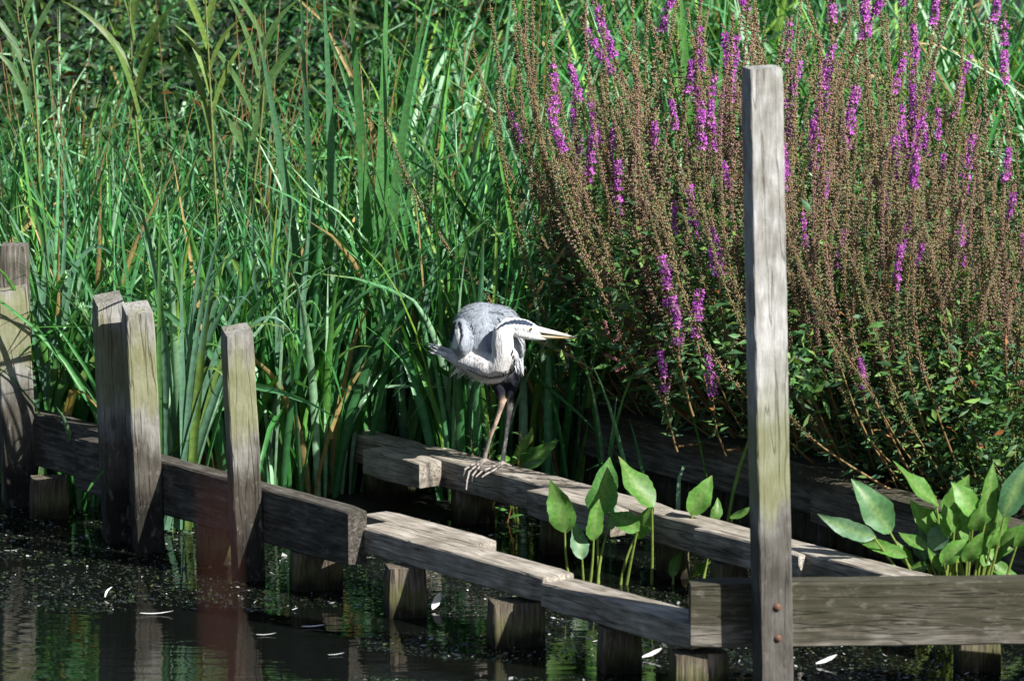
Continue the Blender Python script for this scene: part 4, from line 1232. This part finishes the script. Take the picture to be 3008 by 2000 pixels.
    for i in range(13):
        t = i / 12
        x = np.interp(t, [0, .4, .75, 1], [1503, 1514, 1508, 1478]) + q.normal(0, 2); y = np.interp(t, [0, .4, .75, 1], [1032, 1058, 1085, 1101])
        seg([(x, y - 4, 1.6), (x + q.normal(0, 2), y + 5, 2.2)], 0, front, BLACK, 2)
    seg([(1375, 1086, 2), (1410, 1103, 2.5), (1440, 1110, 3), (1470, 1106, 4)], 0, front, (.06, .07, .09), 3, .8)
    seg([(1330, 1048, 2), (1360, 1062, 5), (1395, 1085, 4)], 0, front, (.22, .24, .28), 8, .6)
    seg([(1425, 985, 4), (1432, 1020, 7), (1446, 1050, 6)], 0, (yw > -.11) * 1.0, (.18, .2, .25), 8, .5)  # neck's shade on the body, painted in soft grey
    # fine feather variation
    fv = 1 + .10 * np.sin(X * .9 + 4 * np.sin(Yp * .07)) * (Yp < 1125) * .6 + q.normal(0, .02, len(V))
    Cc *= fv[:, None]
    body.name = "heron_body"
    at = body.color_attributes.new("Col", 'FLOAT_COLOR', 'POINT')
    at.data.foreach_set("color", np.c_[Cc, np.ones(len(V))].astype(np.float32).ravel())
    body.vertices.foreach_set("co", (V - rt).astype(np.float32).ravel())
    body.polygons.foreach_set("use_smooth", np.ones(len(body.polygons), bool)); body.update()
    m, n, l, b = newmat("heron_plumage")
    a_ = n.new("ShaderNodeAttribute"); a_.attribute_name = "Col"
    tc = n.new("ShaderNodeTexCoord"); mp = n.new("ShaderNodeMapping"); mp.inputs["Scale"].default_value = (150, 60, 38); mp.inputs["Rotation"].default_value = (0, .45, 0)
    l.new(tc.outputs["Object"], mp.inputs[0])
    ns = n.new("ShaderNodeTexNoise"); ns.inputs["Scale"].default_value = 1; ns.inputs["Detail"].default_value = 5; ns.inputs["Distortion"].default_value = .8
    l.new(mp.outputs[0], ns.inputs["Vector"])
    rp = ramp(n, [(.3, (.78, .78, .8)), (.7, (1.12, 1.12, 1.1))]); l.new(ns.outputs["Fac"], rp.inputs[0])
    mu = n.new("ShaderNodeMix"); mu.data_type = 'RGBA'; mu.blend_type = 'MULTIPLY'; mu.inputs[0].default_value = 1
    l.new(a_.outputs["Color"], mu.inputs[6]); l.new(rp.outputs[0], mu.inputs[7]); l.new(mu.outputs[2], b.inputs["Base Color"])
    bp = n.new("ShaderNodeBump"); bp.inputs["Strength"].default_value = .55; bp.inputs["Distance"].default_value = .006
    l.new(ns.outputs["Fac"], bp.inputs["Height"]); l.new(bp.outputs[0], b.inputs["Normal"])
    b.inputs["Roughness"].default_value = .8; b.inputs["Specular IOR Level"].default_value = .12
    body.materials.clear(); body.materials.append(m)
    mkobj("body", body, None, e)
    # overlapping covert feathers on the back and wings
    N = np.empty(len(V) * 3, np.float32); body.vertices.foreach_get("normal", N); N = N.reshape(-1, 3).astype(float)
    cand = np.where((Yp < 1040) & (Yp > 892) & (yw > -.085) & (N[:, 1] < .35) & (X < 1545) & ~((X < 1362) & (Yp > 935)))[0]
    picks = []
    for c_ in q.permutation(cand):
        if all(np.sum((V[c_] - V[o_]) ** 2) > .0105 ** 2 for o_ in picks): picks.append(c_)
        if len(picks) >= 420: break
    Vs, Fs, Cs, off = [], [], [], 0
    for c_ in sorted(picks, key=lambda k_: V[k_, 2]):
        nn_ = N[c_]; dn = np.array([(.25 if X[c_] > 1430 else -.25), .1, -1.0]) + q.normal(0, .12, 3)
        dn = nrm(dn - nn_ * dn.dot(nn_)); L = q.uniform(.020, .034)
        A = V[c_] + nn_ * .0005; B = V[c_] + dn * L + nn_ * q.uniform(.0008, .0026) - nn_ * L * L * 4
        Vv, Ff = strap(A, (A + B) / 2 + nn_ * .0022, B, q.uniform(.010, .015), facing=nn_, K_=5, fold=-.12, shape="ovate")
        Vs.append(Vv); Fs.append(Ff + off); off += len(Vv); Cs.append(np.tile(Cc[c_] * q.uniform(.86, 1.12), (len(Vv), 1)))
    cv = mkobj("wing_coverts", mesh("wing_coverts", np.concatenate(Vs) - rt, np.concatenate(Fs), np.concatenate(Cs), smooth=True), M_FEATH, e)
    cv["kind"] = "stuff"
    # bill: two mandibles
    def mandible(name, p0, p1, r0, col0, col1, up):
        A = ony(*p0, HY - .141); B = ony(*p1, HY - .155)
        nseg, ns_ = 14, 12
        ax = B - A; side = np.array([0, 1, 0.]); upv = nrm(np.cross(ax, side)); upv = upv if upv[2] > 0 else -upv
        Vv, Cv = [], []
        for i in range(nseg + 1):
            t = i / nseg; c = A + ax * t; rr = r0 * px * (1 - t) ** .8 + .0006
            for j in range(ns_):
                an = 2 * math.pi * j / ns_
                h = math.sin(an); h = h * (1.0 if h * up > 0 else .25)
                Vv.append(c + upv * rr * h + side * rr * .62 * math.cos(an))
                Cv.append(np.array(col0) * (1 - t) + np.array(col1) * t)
        F = [(i * ns_ + j, i * ns_ + (j + 1) % ns_, (i + 1) * ns_ + (j + 1) % ns_, (i + 1) * ns_ + j) for i in range(nseg) for j in range(ns_)]
        F.append(tuple(range(ns_))); F.append(tuple(nseg * ns_ + j for j in range(ns_)))
        return mkobj(name, mesh(name, np.array(Vv) - rt, F, np.array(Cv), smooth=True), attr_mat(name + "_horn", .35, .4), e)
    mandible("upper_bill", (1572, 972), (1695, 992), 15.5, (.62, .58, .54), (.52, .46, .40), 1)
    mandible("lower_bill", (1574, 984), (1690, 993), 11, (.62, .54, .42), (.46, .30, .12), -1)
    # eye
    d2 = (X - 1560) ** 2 + (Yp - 966) ** 2
    near = (d2 < 16); yy = V[near, 1].min() if near.any() else HY - .2
    c = ony(1560, 966, yy + .001)
    for nm, rad, col, off in (("eye", .0048, (.75, .55, .06), 0), ("pupil", .0030, (.005, .005, .005), -.0028)):
        bm = bmesh.new(); bmesh.ops.create_uvsphere(bm, u_segments=14, v_segments=10, radius=rad)
        mm = bpy.data.meshes.new(nm); bm.to_mesh(mm); bm.free(); mm.materials.append(simple_mat(nm, col, .15, .6))
        o = mkobj(nm, mm, None, e if nm == "eye" else eye)
        if nm == "eye": eye = o; o.location = c - rt
        else: o.location = (0.0006, off, 0.0005)
    # loose plumes
    def plumes(name, n_, p0f, p1f, wpx, cols, sag=0.0):
        Vs, Fs, Cs, off = [], [], [], 0
        for i in range(n_):
            a0 = p0f(q); b0 = p1f(q, a0)
            A = ony(a0[0], a0[1], HY + a0[2]); B = ony(b0[0], b0[1], HY + b0[2])
            Vv, Ff = strap(A, (A + B) / 2 - [0, 0, sag * q.uniform(0, 1)], B, q.uniform(*wpx) * px, roll=q.normal(0, .5), K_=6, fold=.2, taper=.9)
            Vs.append(Vv); Fs.append(Ff + off); off += len(Vv); Cs.append(np.tile(np.array(cols[q.integers(0, len(cols))]) * q.uniform(.85, 1.1), (len(Vv), 1)))
        return mkobj(name, mesh(name, np.concatenate(Vs) - rt, np.concatenate(Fs), np.concatenate(Cs), smooth=True), M_FEATH, e)
    plumes("neck_plumes", 34, lambda q: (q.uniform(1300, 1345), 0, 0), lambda q, a: (0, 0, 0), (3, 6), [PALE]) if False else None
    def pa(q):
        t = q.uniform(0, 1); return (1300 + 45 * t, 1030 + 22 * t + q.normal(0, 8), -.06 - .03 * t)
    plumes("neck_plumes", 40, pa, lambda q, a: (a[0] - q.uniform(25, 48), a[1] - q.uniform(8, 24), a[2] + .02), (3, 7), [PALE, (.45, .47, .52), WHITE, (.25, .28, .33)], .004)
    def pb(q):
        t = q.uniform(0, 1); return (1340 + 110 * t, 1070 + 32 * t + q.normal(0, 5), -.075)
    plumes("breast_plumes", 70, pb, lambda q, a: (a[0] - q.uniform(-4, 32), a[1] + q.uniform(14, 36), a[2] + .01), (3, 7), [PALE, WHITE, (.68, .66, .6), (.4, .4, .4)], .0)
    def pc(q):
        t = q.uniform(0, 1); return (1510 + 20 * t, 1010 + 60 * q.random(), -.10)
    plumes("flank_plumes", 30, pc, lambda q, a: (a[0] + q.uniform(-6, 14), a[1] + q.uniform(20, 38), a[2]), (4, 9), [WHITE, PALE, (.6, .62, .66)], .0)
    plumes("crest", 5, lambda q: (1478 + q.uniform(-4, 4), 953 + q.uniform(-2, 4), -.11), lambda q, a: (a[0] - q.uniform(22, 36), a[1] + q.uniform(10, 22), a[2] + .03), (3, 5), [BLACK], .0)
build_heron()

# ------------------------------------------------------------------ things floating on the water
def in_scum(p, r):
    a, b = toab(p)
    nz = np.array([mnoise.noise((x * 1.3, y * 2.6, 0.3)) + .5 * mnoise.noise((x * 4, y * 9, 2.3)) for x, y in p[:, :2]])
    left = (p[:, 1] > -1.18 + .12 * nz) & (p[:, 0] < -.35)
    mid = (p[:, 0] >= -.45) & (nz > -.05 - .25 * (b > .2))
    return left & (nz > -.45) | mid

r = np.random.default_rng(64)
n = 85000
fp = np.stack([r.uniform(-1.75, 1.75, n), r.uniform(-2.75, 1.0, n), np.full(n, .004)], 1)
fp = fp[in_scum(fp, r)]
n = len(fp)
t = r.uniform(0, 2 * np.pi, n); tilt = np.abs(r.normal(.2, .2, n)) + (r.random(n) < .06) * r.uniform(.3, .9, n)
td = np.where(r.random(n) < .7, r.normal(-np.pi / 2, .9, n), r.uniform(0, 2 * np.pi, n))
nv = np.stack([np.sin(tilt) * np.cos(td), np.sin(tilt) * np.sin(td), np.cos(tilt)], 1)
u_ = np.cross(nv, np.stack([np.cos(t), np.sin(t), np.zeros(n)], 1)); u_ /= np.linalg.norm(u_, axis=1)[:, None]
v_ = np.cross(nv, u_)
sz = r.lognormal(math.log(.0034), .5, n)[:, None]; el = r.uniform(.35, 1, n)[:, None]
V = np.stack([fp - u_ * sz, fp - v_ * sz * el, fp + u_ * sz, fp + v_ * sz * el], 1).reshape(-1, 3)
F = (np.arange(n)[:, None] * 4 + np.arange(4)[None])
cs = np.array([[.014, .022, .010], [.016, .018, .014], [.012, .013, .012], [.04, .06, .02], [.36, .37, .36]])[r.choice(5, n, p=[.35, .26, .27, .09, .03])] * r.uniform(.6, 1.3, (n, 1))  # the few near-white flakes are glints painted into the colour
o = mkobj("floating_scum", mesh("floating_scum", V, F, np.repeat(cs, 4, 0)), attr_mat("wet_scum", .10, .8))
setp(o, "dark glistening scum of duckweed and debris floating on the pond", "floating scum", kind="stuff")

def feather_mesh(seed, L, W, curve):
    q = np.random.default_rng(seed)
    K_ = 10; tt = np.linspace(0, 1, K_ + 1)
    V, C = [], []
    for t in tt:
        x = L * t; y = curve * L * math.sin(t * 2.2); z = .003 + .10 * L * (t - .4) ** 2 * 2
        wv = W / 2 * max(.04, math.sin(math.pi * min(1, t * .93 + .05)) ** .7)
        for s_, zz in ((-1, .15 * W), (0, 0), (1, .15 * W)):
            V.append((x, y + s_ * wv * q.uniform(.85, 1.1), z + zz)); C.append(np.array([.78, .78, .76]) * q.uniform(.9, 1.05))
    F = [(i * 3 + j, i * 3 + j + 1, (i + 1) * 3 + j + 1, (i + 1) * 3 + j) for i in range(K_) for j in range(2)]
    me = mesh("feather", np.array(V), F, np.array(C), smooth=True); me.materials.append(M_FEATH)
    return me
FM = [feather_mesh(i, 1.0, (.11, .15, .22, .3)[i], (.05, .3, .12, .0)[i]) for i in range(4)]
def feather(x, y, Lpx, kind, rz, label, group=None, tilt=0.0):
    p = onz(x * K, y * K, .003)
    o = mkobj("feather", FM[kind], None)
    o.location = p; o.rotation_euler = (tilt, -tilt, rz)
    o.scale = (Lpx * MPP * (.8 if group is None else .75),) * 3
    setp(o, label, "feather", group)
feather(242, 1376, 46, 1, .9, "curled white feather sticking up from the scum at the lower left", None, .35)
feather(322, 1414, 92, 0, .08, "long white feather lying flat on the clear water at the lower left")
feather(695, 1444, 62, 2, .05, "ragged white feather below the wide shaded pile")
feather(755, 1508, 46, 0, .3, "thin white feather on the dark water below the ragged one")
feather(995, 1404, 70, 3, 1.2, "grey-white fluffy feather floating under the middle rail", None, .5)
feather(590, 1462, 55, 0, .15, "thin pale feather on the water left of the ragged feather")
feather(10, 1268, 40, 0, .05, "pale sliver of feather beside the leftmost post's foot")
feather(1480, 1515, 60, 3, .4, "fluffy white feather near the pile next to the cross beam", None, .3)
feather(1880, 1530, 62, 3, .3, "large white fluff on the water right of the tall post's foot", None, .3)
rf = np.random.default_rng(41)
for i in range(36):
    zone = rf.integers(0, 3)
    x, y = [(rf.uniform(1060, 1520), rf.uniform(1400, 1560)), (rf.uniform(1840, 2300), rf.uniform(1505, 1560)), (rf.uniform(60, 900), rf.uniform(1300, 1420))][zone]
    feather(x, y, rf.uniform(5, 24), int(rf.integers(0, 4)), rf.uniform(-1, 1) + (math.pi if rf.random() < .5 else 0), ("tiny white down scrap on the water between the middle rail and the lower edge", "tiny white down scrap on the water below the cross beam", "tiny white down scrap in the scum at the lower left")[zone], ("down scraps by the middle rail", "down scraps below the cross beam", "down scraps in the left scum")[zone], rf.uniform(0, .5))

# a dead reedmace stalk standing close to the viewer, far out of focus
def near_stalk():
    d = FWD + RGT * ((500 * K - 1504) * SPX / DIST) + UPV * ((1000 - 1085 * K) * SPX / DIST)
    top = CAM + d * 5.4
    base = np.array([top[0] + .035, top[1], -.05])
    e = empty("dead_reedmace", base, "blurred reddish-brown dead stalk standing close to the viewer at the lower left", "dead reed")
    V, F = tube(bez(base, (base + top) / 2, top - [0, 0, .02], 14), np.linspace(.0032, .0020, 14), 9)
    mkobj("stem", mesh("stem", V - base, F, np.tile((.085, .034, .025), (len(V), 1)), smooth=True), M_CAPS, e)
    b2 = base + np.array([.03, .02, 0]); t2 = top + np.array([.006, .02, -.16])
    V, F = tube(bez(b2, (b2 + t2) / 2 + np.array([-.03, 0, 0]), t2, 14), np.linspace(.0028, .0012, 14), 8)
    mkobj("leaf", mesh("leaf", V - base, F, np.tile((.16, .085, .06), (len(V), 1)), smooth=True), M_CAPS, e)
    zz = np.linspace(0, 1, 12)
    ax = np.array([0.006, 0, -.42])
    pts = top[None] + zz[:, None] * ax[None]
    V, F = tube(pts, .0029 * np.clip(np.sin(np.pi * (zz * .92 + .04)), 0.05, 1) ** .35, 12)
    mkobj("seed_head", mesh("seed_head", V - base, F, np.tile((.085, .034, .025), (len(V), 1)), smooth=True), M_CAPS, e)
near_stalk()
